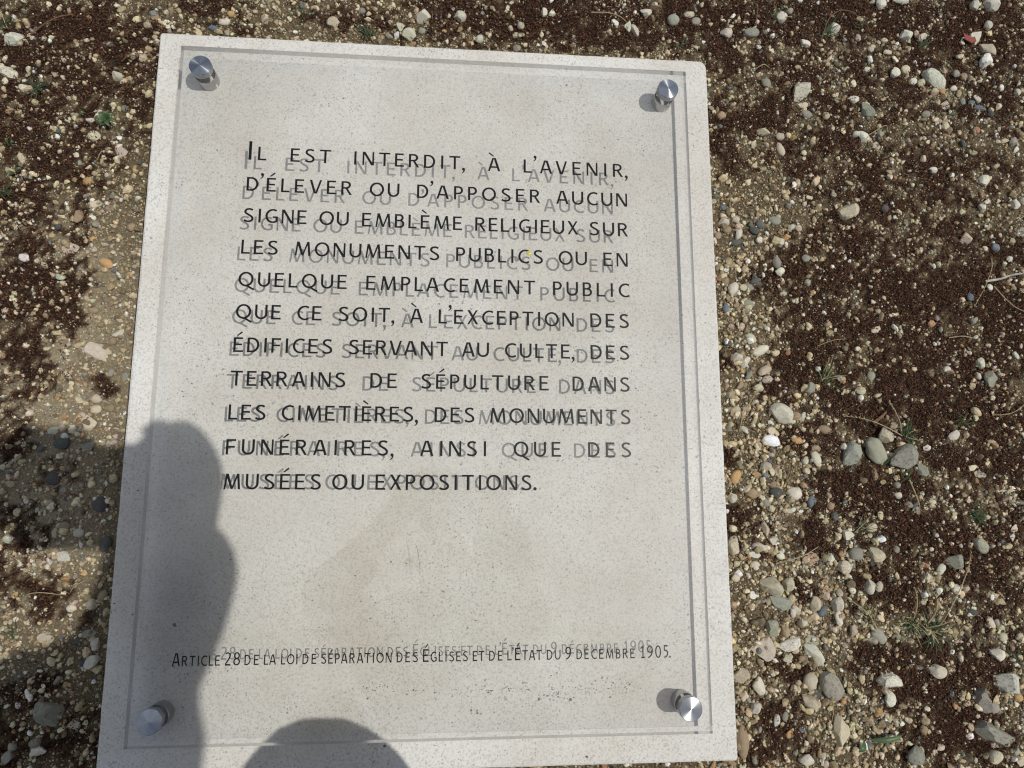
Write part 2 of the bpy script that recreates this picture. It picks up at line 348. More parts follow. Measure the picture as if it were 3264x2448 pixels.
F = np.stack([idx[:-1, :-1], idx[:-1, 1:], idx[1:, 1:], idx[1:, :-1]], -1).reshape(-1, 4)
V = np.stack([GX, GY, gz], -1).reshape(-1, 3)
colr = np.zeros((len(V), 3)); colr[:, 0] = mk.ravel(); colr[:, 1] = (np.clip(1 - np.abs(GX + .40) / .11, 0, 1) ** .6 * np.clip((.22 - GY) / .1, 0, 1) * np.clip((GY + .33) / .1, 0, 1) * np.clip(fbm(GX, GY, 14, 3, 41) * 2.2 - .35, 0, 1)).ravel()
tag(link(bpy.data.objects.new('ground', mesh_np('ground', V, F, M_GROUND, 4, True, colr))), 'sandy gravel ground with patches of dry moss', None, None, 'structure')

def rotmats(n, flat=1.0):
    """random orientations, mostly lying flat"""
    a = rng.random(n) * 2 * np.pi; t = rng.normal(0, .35 * flat, n); u = rng.normal(0, .35 * flat, n)
    ca, sa, ct, st, cu, su = np.cos(a), np.sin(a), np.cos(t), np.sin(t), np.cos(u), np.sin(u)
    Z = np.zeros(n); O = np.ones(n)
    Rz = np.stack([ca, -sa, Z, sa, ca, Z, Z, Z, O], -1).reshape(n, 3, 3)
    Rx = np.stack([O, Z, Z, Z, ct, -st, Z, st, ct], -1).reshape(n, 3, 3)
    Ry = np.stack([cu, Z, su, Z, O, Z, -su, Z, cu], -1).reshape(n, 3, 3)
    return Rz @ Rx @ Ry
PAL = np.array([(.64,.57,.41),(.56,.465,.30),(.43,.345,.215),(.31,.24,.145),(.20,.155,.10),(.30,.28,.22),(.16,.16,.145),(.76,.73,.65),(.44,.28,.14),(.36,.19,.115),(.50,.39,.31),(.12,.14,.155)])
PRB = {'sand': [.14,.20,.21,.16,.10,.06,.025,.05,.025,.005,.02,.005], 'moss': [.26,.22,.17,.10,.05,.05,.02,.10,.015,.005,.005,.005]}
def scatter_pts(n, x0=-.62, x1=.87, y0=-.52, y1=.64):
    X = rng.uniform(x0, x1, n); Y = rng.uniform(y0, y1, n)
    k = (np.abs(X) > .3095) | (Y > .381) | (Y < -.385); return X[k], Y[k]
def grit(name, X, Y, size, base_v, base_f, label, sink=.25, flatz=(.5, .95), jj=.22):
    n = len(X); sz = size; multi = base_v.ndim == 3
    sc = np.stack([sz * rng.uniform(.75, 1.25, n), sz * rng.uniform(.6, 1.0, n), sz * rng.uniform(*flatz, n)], -1) * .5
    nv = base_v.shape[-2]
    jit = 1 + rng.uniform(-jj, jj, (n, nv, 1))
    V = (base_v[rng.integers(0, len(base_v), n)] if multi else base_v[None]) * jit * sc[:, None, :]
    V = np.einsum('nij,nvj->nvi', rotmats(n), V)
    V[:, :, 0] += X[:, None]; V[:, :, 1] += Y[:, None]
    V[:, :, 2] += (height(X, Y) + sc[:, 2] * (1 - 2 * sink))[:, None]
    F = (base_f[None] + (np.arange(n) * nv)[:, None, None]).reshape(-1, 3)
    m = moss_mask(X, Y) > .5
    ci = np.where(m, rng.choice(len(PAL), n, p=PRB['moss']), rng.choice(len(PAL), n, p=PRB['sand']))
    c = PAL[ci] * rng.uniform(.75, 1.2, (n, 1)) * rng.uniform(.95, 1.05, (n, 3))
    c = np.repeat(c, nv, 0)
    o = link(bpy.data.objects.new(name, mesh_np(name, V.reshape(-1, 3), F, M_GRIT, 3, False, c)))
    tag(o, label, None, None, 'stuff'); return o
def ico(level):
    bm = bmesh.new(); bmesh.ops.create_icosphere(bm, subdivisions=level, radius=1)
    v = np.array([x.co[:] for x in bm.verts]); f = np.array([[a.index for a in q.verts] for q in bm.faces]); bm.free(); return v, f
ICO1 = ico(1)
OCT = (np.array([(1,0,0),(-1,0,0),(0,1,0),(0,-1,0),(0,0,1),(0,0,-1)], float), np.array([(0,2,4),(2,1,4),(1,3,4),(3,0,4),(2,0,5),(1,2,5),(3,1,5),(0,3,5)]))
# coarseness: bigger gravel to the right and along the slab, fine sand with flat grains at the left
def coarse(X, Y):
    c = .35 + .65 * np.clip((X - .28) / .1, 0, 1) * np.clip((.10 - Y) / .3, 0, 1)
    c += .5 * np.clip((.45 - X) / .1, 0, 1) * (X > .3) * (Y < .2)
    return np.clip(c, 0, 1)
X, Y = scatter_pts(360000)
mk = moss_mask(X, Y); keep = rng.random(len(X)) < np.where(mk > .5, .16 * (.15 + 5 * np.clip(fbm(X, Y, 24, 3, 77) - .42, 0, 1)), .62) * (.45 + 1.0 * fbm(X, Y, 30, 3, 21))
X, Y = X[keep], Y[keep]
t_ = rng.random(9000) * 4; u_ = rng.uniform(-1, 1, 9000); o_ = np.abs(rng.normal(0, .004, 9000)); sd_ = t_.astype(int)
X = np.concatenate([X, np.where(sd_ == 0, .309 + o_, np.where(sd_ == 1, -.309 - o_, u_ * .31))]); Y = np.concatenate([Y, np.where(sd_ == 2, .381 + o_, np.where(sd_ == 3, -.385 - o_, u_ * .384))])
grit('sand_grains', X, Y, rng.uniform(.0010, .0024, len(X)), *OCT, 'fine pale sand grains strewn over the ground round the slab')
X, Y = scatter_pts(140000)
mk = moss_mask(X, Y); keep = rng.random(len(X)) < np.where(mk > .5, .14 * (.12 + 6 * np.clip(fbm(X, Y, 20, 3, 55) - .42, 0, 1)), .22 + .62 * coarse(X, Y)) * (.3 + 1.3 * fbm(X, Y, 22, 3, 31))
X, Y = X[keep], Y[keep]
sz = .0024 + .0046 * rng.random(len(X)) ** 1.9
grit('fine_gravel', X, Y, sz, *ICO1, 'fine mixed gravel of cream, grey and tan chips round the slab', .26, (.55, .95), .28)
X, Y = scatter_pts(15000)
mk = moss_mask(X, Y); keep = rng.random(len(X)) < np.where(mk > .5, .06, .07 + .62 * coarse(X, Y) ** 1.3)
X, Y = X[keep], Y[keep]
b2 = ico(2); cuts = []
for _ in range(14):
    v = b2[0].copy()
    for _k in range(rng.integers(5, 9)):
        d = rng.normal(0, 1, 3); d /= np.linalg.norm(d); e = np.maximum(0, v @ d - rng.uniform(.42, .78)); v -= e[:, None] * d * .97
    cuts.append(v * 1.22)
b2 = (np.array(cuts), b2[1])
grit('gravel', X, Y, rng.uniform(.0055, .0100, len(X)), *b2, 'loose small pebbles filling the gaps between the larger stones', .26, (.6, .95), .03)

# moss: short curly strands
X, Y = scatter_pts(820000)
mk = moss_mask(X, Y); keep = rng.random(len(X)) < mk * .62
X, Y = X[keep], Y[keep]; n = len(X)
a = rng.random(n) * 2 * np.pi; L = rng.uniform(.0016, .0044, n); w = rng.uniform(.00025, .00055, n)
dx, dy = np.cos(a), np.sin(a); a2 = a + rng.normal(0, .9, n)
z0 = height(X, Y) + rng.random(n) ** 1.4 * .0040 * (.4 + fbm(X, Y, 60, 3, 5)); lift = rng.uniform(-.2, 1.0, n) * L * .6
P0 = np.stack([X, Y, z0], -1); P1 = P0 + np.stack([dx * L * .5, dy * L * .5, lift], -1)
P2 = P1 + np.stack([np.cos(a2) * L * .5, np.sin(a2) * L * .5, -lift * rng.uniform(-.6, .8, n)], -1)
sd = np.stack([-dy * w, dx * w, w * .3], -1)
V = np.stack([P0 - sd, P0 + sd, P1 + sd, P1 - sd, P2], 1).reshape(-1, 3)
base = (np.arange(n) * 5)[:, None]
F = np.concatenate([base + np.array([0, 1, 2]), base + np.array([0, 2, 3]), base + np.array([3, 2, 4])], 0)
mp = np.array([(.090, .042, .025), (.062, .030, .018), (.130, .060, .032), (.036, .019, .013), (.20, .105, .05)])
c = mp[rng.choice(5, n, p=[.34, .28, .2, .12, .06])] * rng.uniform(.8, 1.2, (n, 1))
c = np.repeat(c, 5, 0)
tag(link(bpy.data.objects.new('moss', mesh_np('moss', V, F, M_MOSS, 3, False, c))), 'dry reddish brown moss spreading in patches over the gravel', None, None, 'stuff')

# ------------------------------------------------------------------ stones, one object each
TONE = {'W': ((.62, .585, .48), 'white'), 'X': ((.84, .83, .80), 'brilliant'), 'C': ((.54, .475, .35), 'cream'), 'G': ((.30, .29, .235), 'grey'), 'D': ((.10, .10, .092), 'charcoal'),
        'B': ((.34, .255, .165), 'tan'), 'O': ((.50, .32, .15), 'orange'), 'R': ((.34, .085, .045), 'red'), 'S': ((.16, .19, .215), 'bluish'), 'P': ((.50, .425, .335), 'pinkish')}
# crop, x, y, length, breadth, turn, tone, a = angular r = rounded f = flat, l = lichen spotted
ROCKS = """2 525 100 105 95 0 W a|2 765 112 85 80 0 W a|2 440 220 95 80 -20 W a|2 525 190 55 45 0 G r|2 600 118 45 40 0 W a|2 380 158 65 60 0 C a|2 890 245 60 55 0 W a|2 1310 90 60 45 80 W a|2 1365 98 45 45 0 W a
2 1975 80 80 60 0 W a|2 2150 125 80 75 0 G r|2 1862 170 80 45 80 W a|2 1900 195 90 40 -70 W a|2 1145 232 85 45 0 C f|2 1160 175 55 50 90 C a|2 1450 235 35 25 -60 O a|2 1500 205 40 40 0 C a|2 820 187 40 35 90 W a|2 485 30 40 40 0 W a
2 60 35 45 40 0 G r|2 870 0 80 30 0 W a|2 500 265 45 40 90 B a|2 225 20 50 40 20 C a|2 130 55 50 45 0 G r|2 2040 225 35 30 0 W a|2 305 95 45 35 0 C a|2 445 170 30 30 0 G r
1 1455 138 80 55 10 W r|1 1380 178 65 38 -5 S r|1 1185 30 45 40 0 W a|1 2160 145 85 70 0 C a|1 760 490 80 70 -30 W a|1 855 483 38 22 0 W a|1 580 775 55 45 0 W a|1 560 1165 70 65 0 O r|1 605 1190 40 28 0 D r|1 508 1400 100 75 90 B a|1 320 1240 55 30 70 W a
1 455 1620 120 80 10 P f|1 600 880 90 80 0 C f|1 785 985 100 90 -30 P f|1 50 470 100 90 0 W l|1 80 245 150 90 10 W l|1 870 345 100 55 20 B f|1 1000 95 75 60 90 G l|1 375 1470 55 50 0 D r|1 325 1420 45 40 0 S r|1 715 1250 40 38 0 W r
1 170 1355 40 35 90 C r|1 620 1320 80 60 0 C f|1 850 1470 60 60 0 B r|1 715 1345 80 50 0 B f|1 225 1500 35 35 0 W a|1 810 1505 35 30 0 O a|1 380 672 35 35 0 C r|1 570 295 45 35 90 W a|1 465 150 50 45 0 C a|1 840 1300 40 25 0 D r|1 2075 40 50 35 0 C a|1 1495 85 50 45 -30 O a
3 285 200 80 70 0 W a|3 440 210 110 60 15 G l|3 45 85 75 45 0 C r|3 90 132 65 55 30 G r|3 700 62 45 45 0 G r|3 640 110 80 70 90 W l|3 1275 40 70 65 -30 W a|3 1415 5 120 40 0 W a|3 985 185 85 70 20 W l|3 1130 252 48 40 90 C r|3 1435 235 85 70 20 W a
3 790 280 70 45 -15 W a|3 1255 285 45 30 20 B r|3 1305 265 45 35 0 C r|3 1220 320 45 40 90 P r|3 1330 335 60 35 0 C r|3 1560 240 70 40 20 W a|3 1890 45 60 60 0 W a|3 1990 40 90 75 0 W a|3 1975 170 55 50 90 W a|3 1900 245 90 70 60 W a|3 1860 120 30 30 0 O a
3 1975 315 115 75 -40 C a|3 1960 397 100 85 0 X a|3 1630 500 170 90 -35 W l|3 1505 518 55 45 30 W r|3 1555 530 60 45 50 C r|3 1455 437 65 55 0 C r|3 1375 470 70 60 60 W l|3 1640 588 60 45 0 C a|3 1695 570 55 45 90 O r|3 1770 560 45 35 0 W r|3 1780 470 55 45 20 G r
3 1830 487 50 45 0 B r|3 1720 668 60 60 0 P f|3 1830 645 50 35 90 G r|3 1885 655 45 35 0 S r|3 1920 630 60 40 -60 W a|3 1940 690 80 40 -15 S r|3 2005 735 40 40 0 D r|3 2170 600 45 40 90 W a|3 1580 735 60 45 0 G r|3 1575 772 40 40 0 X a|3 550 530 70 60 -60 G r
3 770 590 165 100 40 W l|3 785 680 70 45 10 C r|3 805 737 80 50 -15 G r|3 1110 650 70 50 0 W l|3 1190 725 110 80 -45 G l|3 1045 800 42 35 0 W r|3 255 745 60 55 0 B r|3 520 850 95 55 -15 C a|3 635 880 60 50 0 P r|3 720 885 45 40 0 O a|3 415 940 38 32 90 O r
3 640 965 95 48 -75 C r|3 725 957 35 28 0 W r|3 235 860 35 35 0 W r|3 1170 890 95 55 -40 W a|3 1275 870 55 45 90 G a|3 1260 950 60 50 90 C f|3 1065 1375 120 110 0 C a|3 1310 1350 55 50 0 D r|3 530 1388 42 40 90 C r|3 600 1430 85 60 0 G r|3 470 1493 75 55 -15 D r
3 345 1570 80 50 0 D r|3 265 1440 70 60 0 W a|3 345 1420 50 45 0 C r|3 285 1490 60 50 0 B r|3 228 1525 50 50 0 B r|3 360 1520 70 45 80 W a|3 700 1475 50 45 30 W a|3 630 1572 65 50 60 W r|3 668 1540 55 40 20 O a|3 745 1355 55 30 10 G r|3 1955 1175 75 65 0 W a
3 1845 1545 85 75 0 C l|3 1825 1440 38 30 90 R a|3 1625 1100 55 35 0 W a|3 1165 1140 38 35 0 W a|3 835 1045 38 35 90 W a|3 805 997 40 30 20 W a|3 1720 850 55 50 90 B a|3 2150 915 60 55 0 G a|3 2035 1600 60 50 -30 S r|3 1385 1520 45 35 80 O a|3 1400 1555 35 30 0 P a
3 2150 1325 70 60 60 W a|3 1945 1345 55 55 0 W a|3 2200 1490 50 50 0 W a|3 1455 1340 40 25 0 W a|3 725 1105 40 25 20 G r|3 1000 745 45 30 -15 C r
5 610 40 80 55 -80 G r|5 800 15 60 50 0 G r|5 650 20 40 35 90 B r|5 630 105 70 60 0 W a|5 712 85 45 40 90 B r|5 475 165 75 55 0 D r|5 430 200 70 50 -30 G r|5 325 210 90 65 60 W r|5 390 205 50 50 0 C a|5 585 228 45 35 -40 W a|5 420 310 85 55 0 G r|5 285 335 70 45 70 S a
5 310 360 40 30 60 O a|5 375 385 50 35 0 C a|5 490 420 45 40 90 S r|5 445 530 80 48 -40 W r|5 505 610 115 62 22 W r|5 465 575 50 40 20 B r|5 412 610 50 35 -20 D r|5 290 565 60 50 -40 D a|5 575 525 60 35 0 B f|5 590 570 45 40 90 B r|5 350 655 75 65 0 W a|5 400 685 85 65 50 W a
5 545 740 105 55 25 C a|5 555 795 75 50 10 P r|5 500 850 70 50 15 C a|5 360 890 50 25 -15 W a|5 645 1030 165 110 -45 W a|5 745 1035 60 55 0 B r|5 782 1040 70 50 70 W a|5 575 1195 125 75 -10 X r|5 575 1130 60 55 0 C a|5 405 1125 65 38 -60 W a|5 745 1195 70 50 -20 O r
5 930 1125 92 55 -15 B r|5 865 1315 112 58 -70 W r|5 795 1325 55 45 50 W a|5 865 1245 60 45 -20 B r|5 340 1265 45 45 0 W a|5 540 1370 75 60 -20 C a|5 605 1400 85 42 10 G f|5 480 1420 55 42 20 O a|5 340 1433 98 66 70 O r|5 1105 1285 165 115 70 G l|5 1250 1262 180 120 -65 G r
5 1315 1165 125 105 0 C l|5 1440 1315 190 150 40 G l|5 1550 1395 95 70 -50 G l|5 1155 870 75 52 0 C a|5 1035 790 60 40 -25 W a|5 1230 775 60 52 90 G r|5 830 865 90 75 70 G l|5 1255 478 68 42 25 C r|5 1220 1048 45 40 90 B r|5 1745 1165 90 55 35 W l
5 1945 700 75 55 80 W l|5 2000 800 110 80 70 G l|5 1925 770 52 42 -70 W a|5 2165 645 50 40 80 W a|5 1728 735 50 40 -20 W a|5 2080 370 45 38 -20 W a|5 605 1535 82 68 0 D r|5 720 1540 95 80 0 W r|5 830 1590 78 48 75 S r|5 445 1540 75 68 20 B a|5 315 1565 62 60 0 W a
5 585 1480 55 45 0 B r|5 540 1600 55 50 90 G r|5 695 1645 65 40 0 W a|5 955 1620 50 50 0 B r|5 1400 1550 50 45 0 W a|5 1470 1610 60 40 -20 G r|5 1515 1640 55 38 0 G a|5 1365 1465 45 40 90 G r|5 1400 1485 45 45 0 G r|5 1935 1420 75 52 0 P f|5 1800 1480 32 30 0 W a
5 1870 265 50 45 90 S r|5 1890 50 45 35 0 C r|5 1730 20 42 35 0 C r|5 1300 55 38 30 90 D r|5 360 990 60 45 0 C r|5 320 60 50 40 0 B r|5 265 130 55 40 20 C r|5 270 265 45 40 0 S r
8 335 230 130 85 80 C l|8 510 230 110 58 -15 W a|8 465 275 82 45 -10 W a|8 580 180 62 55 0 W a|8 535 105 100 48 -75 C a|8 470 340 66 45 10 C r|8 370 385 55 45 0 B r|8 345 428 60 50 0 C r|8 585 250 60 48 80 B f|8 635 282 65 52 -50 W r|8 592 302 45 38 90 B r
8 822 312 112 88 10 B f|8 1062 142 78 65 -20 W a|8 1225 100 82 55 10 C r|8 1282 175 60 48 -15 X a|8 1122 272 98 84 0 G r|8 1245 278 102 88 0 C a|8 1390 243 50 45 90 G r|8 1322 235 45 40 90 G r|8 958 300 62 55 40 W a|8 1045 352 92 80 -30 C l|8 1112 355 80 40 90 G f
8 1290 382 45 45 0 C r|8 575 475 150 115 -40 C a|8 685 472 95 80 60 C a|8 632 595 150 92 -15 G l|8 858 600 100 68 80 C a|8 1005 600 92 82 60 W a|8 1022 695 98 58 80 W a|8 627 657 52 42 70 P r|8 395 697 56 40 -15 C r|8 582 750 130 98 -60 G l|8 668 768 90 62 -70 B a
8 718 655 62 55 50 W a|8 785 712 60 58 0 W a|8 748 635 60 50 0 W a|8 925 645 85 50 35 S a|8 1115 652 56 38 90 O r|8 1218 478 102 78 90 W a|8 1275 485 70 52 60 C r|8 1097 507 52 44 -40 W r|8 1285 808 118 78 -50 G r|8 1120 765 72 58 60 P a|8 525 888 155 140 -30 P f
8 712 870 150 88 20 W l|8 868 920 155 88 -55 W a|8 862 830 105 68 -10 G f|8 953 900 48 44 0 B r|8 797 962 62 44 -15 B r|8 700 952 82 58 20 C a|8 965 1120 200 130 -55 G l|8 838 1102 108 88 70 C r|8 392 1066 130 92 0 C a|8 500 1132 112 78 -60 W a|8 746 1008 50 33 70 W a
8 812 1020 42 38 0 W r|8 828 1232 122 82 -50 C a|8 905 1185 112 70 0 D f|8 738 1150 52 48 0 C r|8 405 1200 72 42 70 C r|8 402 1266 52 44 -30 R a|8 475 1275 82 68 30 W a|8 617 1355 76 44 75 W r|8 670 1330 62 44 70 G r|8 1020 1425 190 105 85 C a|8 692 1440 60 44 50 O a
8 1345 1105 175 95 -15 W l|8 1665 1032 112 82 -20 W a|8 1345 1222 100 74 80 W l|8 2118 1112 170 135 -50 W l|8 2050 925 84 76 30 W a|8 1945 1215 150 105 -60 G l|8 2018 1272 78 66 0 G r|8 2010 1435 290 105 -22 G l|8 1310 1366 70 46 -25 D r|8 1570 1416 60 50 90 B r
8 1820 1391 50 34 0 W r|8 1500 1582 118 100 60 G l|8 1682 1535 62 44 15 C l|8 2030 1592 95 80 0 C a|8 2190 1610 82 60 0 C a|8 2035 1512 72 44 0 P f|8 1905 652 76 48 -15 D r|8 1952 685 40 34 0 D r|8 2016 722 82 50 -60 C r|8 2100 817 62 54 0 C r|8 2200 812 52 48 0 C r
8 1770 322 125 100 -40 G l|8 1682 372 82 52 60 W r|8 1922 210 122 72 -40 G l|8 1780 503 66 58 90 W r|8 2147 162 60 34 70 W a|8 1612 425 82 48 -20 P f|8 2190 1205 62 48 -30 O r|8 1945 1125 42 30 0 O a|8 388 1482 200 85 88 B r|8 912 1592 60 44 80 W a|8 800 1602 92 74 20 W a
8 1045 1570 42 38 0 O a|8 1970 1047 36 20 -15 X f|8 1002 545 36 26 -60 X a
4 683 42 112 62 -28 O r|4 535 37 60 35 10 C r|4 405 98 66 38 -40 S r|4 395 136 68 52 -40 W a|4 765 503 82 50 30 W a|4 725 550 64 58 40 B r|4 600 538 40 34 90 D r|4 630 612 170 120 -15 P f|4 755 688 40 40 0 W a|4 475 742 50 44 60 C r|4 530 725 45 43 0 B r|4 720 757 64 48 80 G r
4 802 790 82 50 70 G f|4 627 925 70 62 0 C r|4 625 995 76 64 0 C r|4 710 985 62 58 0 B r|4 345 1132 84 56 10 W r|4 405 1215 105 92 20 D r|4 575 1230 112 60 20 G a|4 160 890 30 28 0 X a|4 325 832 80 30 0 C f|4 582 1085 120 105 -30 C f|4 707 1146 60 44 0 G r|4 660 1145 36 34 0 O a
4 495 560 60 34 0 B r|4 785 387 50 40 0 O r|4 380 1080 62 40 0 C r|4 300 1042 52 48 0 O r|4 285 1195 46 34 80 C r|4 75 1310 60 40 20 G a|4 620 1290 46 35 0 C a|4 550 1330 50 40 0 B r|4 345 1442 100 88 0 D r|4 155 1465 50 48 0 G r|4 410 1520 60 54 0 G a|4 655 1612 105 98 90 D r
4 225 1470 62 45 -15 G r|4 840 62 50 40 90 C a|4 858 140 46 35 80 C r|4 600 350 62 44 0 B r
6 505 135 72 64 0 W r|6 50 175 76 64 0 W a|6 690 205 112 78 65 D r|6 600 95 56 40 0 P r|6 360 137 72 44 80 C a|6 400 290 112 78 -20 W f|6 450 625 62 54 0 W r|6 587 602 78 72 90 P r|6 345 385 46 40 0 G r|6 480 842 72 44 0 D f|6 560 800 92 58 15 G f|6 170 862 60 50 80 W r
6 110 850 50 30 0 C r|6 615 862 82 78 50 W a|6 590 970 115 86 45 W a|6 490 1018 50 40 0 W r|6 305 1300 215 190 -70 G l|6 237 1552 122 76 15 W a|6 275 832 112 78 0 P f|6 20 500 60 48 0 W a|6 415 90 82 58 0 B r|6 665 545 82 58 60 B r|6 75 1310 60 40 0 G r|6 100 1120 42 38 0 G a
6 45 1590 92 68 70 G a|6 370 1640 62 40 0 G r|6 460 1390 100 58 0 C f|6 610 470 62 44 0 C a|6 215 1000 50 40 30 G r|6 110 960 60 45 0 B r|6 420 1100 55 45 20 G r|6 560 1180 60 44 0 B r|6 500 1600 56 44 0 G r|6 160 1330 46 40 0 C a|6 580 1420 50 42 50 G a""".replace('\n', '|').split('|')

def make_rock(kind, k):
    r = random.Random(100 * ord(kind) + k)
    bm = bmesh.new(); bmesh.ops.create_icosphere(bm, subdivisions=3, radius=1)
    off = Vector((r.random() * 40, r.random() * 40, r.random() * 40))
    if kind in 'alf':
        planes = []
        for _ in range(r.randint(8, 11)):
            d = Vector((r.gauss(0, 1), r.gauss(0, 1), r.gauss(0, .7))).normalized(); planes.append((d, r.uniform(.50, .80)))
        if kind == 'f': planes.append((Vector((r.gauss(0, .08), r.gauss(0, .08), 1)).normalized(), .42))
    for v in bm.verts:
        p = v.co.copy()
        if kind in 'alf':
            for _ in range(2):
                for d, h in planes:
                    e = p.dot(d) - h
                    if e > 0: p -= d * e * .97
            p *= 1.25
            p += v.co * (noise.noise(p * 2.5 + off) * .05 + noise.noise(p * 8 + off) * .035)
        else:
            p *= 1 + .20 * noise.noise(p * 1.3 + off) + .05 * noise.noise(p * 3 + off) + .02 * noise.noise(p * 8 + off)
            p.x *= 1 + .10 * math.sin(2 * p.y + k)
        v.co = p
    xs = [v.co.x for v in bm.verts]; ys = [v.co.y for v in bm.verts]
    sx, sy = 2 / (max(xs) - min(xs)), 2 / (max(ys) - min(ys))
    for v in bm.verts: v.co.x *= sx; v.co.y *= sy
    me = bpy.data.meshes.new('stone'); bm.to_mesh(me); bm.free(); me.materials.append(M_LICHEN if kind == 'l' else M_ROCK)
    if kind == 'r': me.polygons.foreach_set('use_smooth', np.full(len(me.polygons), True))
    else: me.set_sharp_from_angle(angle=R(15)); me.polygons.foreach_set('use_smooth', np.full(len(me.polygons), True))
    return me
ROCKMESH = {k: [make_rock(k, i) for i in range(n)] for k, n in (('a', 9), ('r', 6), ('l', 6), ('f', 5))}

class Rock: pass
rocks = []
for s in ROCKS:
    if not s.strip(): continue
    c, x, y, a, b, t, tone, kind = s.split()
    q = Rock(); q.px, q.py = crop(int(c), float(x), float(y)); q.tone, q.kind = tone, kind
    q.p = at(q.px, q.py, .002); sc = at(q.px + 1, q.py, .002) - q.p; q.u = float(np.hypot(sc[0], sc[1]))
    q.a = float(a) / 2.0331 * q.u; q.b = float(b) / 2.0331 * q.u; q.t = float(t)
    if abs(q.p[0]) < .3085 + q.b * .22 and abs(q.p[1]) < .384 + q.b * .22 and not (tone == 'B' and float(a) == 200):
        q.p[0] += np.sign(q.p[0]) * .004
    rocks.append(q)
rocks.sort(key=lambda q: -q.a * q.b)
rocks = rocks[:300]

# where a stone lies, in words
def zone(q):
    X, Y = q.px / PW, q.py / PH
    if q.py < 260 and 520 < q.px < 2260:
        h = 'left' if q.px < 1000 else 'middle' if q.px < 1650 else 'right'
        return 'above the slab\'s top %s' % h
    if q.px < 560:
        v = ['in the far top left corner', 'left of the top left bolt', 'left of the first text lines', 'left of the middle text lines', 'left of the lower text lines', 'in the upper left shadow', 'in the sunlit gap of the left shadow', 'left of the lower left bolt', 'in the bottom left corner']
        k = int(np.searchsorted([150, 420, 800, 1080, 1370, 1750, 2110, 2290], q.py)); return v[k]
    h = 'just right of slab' if q.px < 2480 else 'right of slab' if q.px < 2720 else 'far right of slab' if q.px < 2960 else 'at right border'
    v = ['at top', 'by upper bolt', 'by text line one', 'by text line three', 'by text line five', 'by text line seven', 'by text line nine', 'by last text line', 'by blank panel part', 'by small bottom line', 'by lower bolt', 'at bottom']
    k = int(np.searchsorted([140, 400, 620, 820, 1010, 1190, 1380, 1560, 1900, 2130, 2320], q.py))
    return h + ', ' + v[k]
SHAPE = {'a': 'angular', 'r': 'rounded', 'f': 'flat', 'l': 'lichened'}
def sizew(q):
    s = math.sqrt(q.a * q.b) * 1000
    return 'large' if s > 30 else 'medium' if s > 17 else 'small'
groups = {}
for q in rocks: groups.setdefault((sizew(q), SHAPE[q.kind], TONE[q.tone][1], zone(q)), []).append(q)
ORD = ['', 'second', 'third', 'fourth', 'fifth', 'sixth']
for (sz_, sh, tn, zn), L in groups.items():
    base = '%s %s %s stone %s' % (sz_, sh, tn, zn)
    if len(L) == 1: L[0].label = base; continue
    L.sort(key=lambda q: q.py)
    N = {2: 'two', 3: 'three', 4: 'four', 5: 'five', 6: 'six', 7: 'seven', 8: 'eight'}.get(len(L), 'several')
    for i, q in enumerate(L):
        w = 'upper' if (len(L) == 2 and i == 0) else 'lower' if len(L) == 2 else 'uppermost' if i == 0 else 'lowest' if i == len(L) - 1 else ORD[min(i, 5)] + ' down'
        q.label = '%s, %s of %s' % (base, w, N)
for i, q in enumerate(rocks):
    me = ROCKMESH[q.kind][(i * 7 + int(q.px)) % len(ROCKMESH[q.kind])]
    small = q.a < .016
    o = bpy.data.objects.new('pebble' if q.kind == 'r' or small else 'stone', me); link(o)
    hgt = q.b * {'r': .74, 'a': .92, 'l': .80, 'f': .45}[q.kind]
    rr = random.Random(i)
    o.scale = (q.a / 2, q.b / 2, hgt / 2)
    o.rotation_euler = (rr.uniform(-.16, .16), rr.uniform(-.16, .16), R(q.t) + (math.pi if rr.random() < .5 else 0) * (q.kind != 'l'))
    z = float(height(np.array([q.p[0]]), np.array([q.p[1]]))[0])
    o.location = (q.p[0], q.p[1], z + hgt * {'r': .17, 'a': .16, 'l': .15, 'f': .06}[q.kind])
    base = np.array(TONE[q.tone][0]) * rr.uniform(.82, 1.12) * np.array([rr.uniform(.96, 1.04) for _ in range(3)])
    o.color = (*[float(min(.85, c)) for c in base], 1)
    tag(o, q.label, 'stone', 'stones lying on the gravel round the slab')

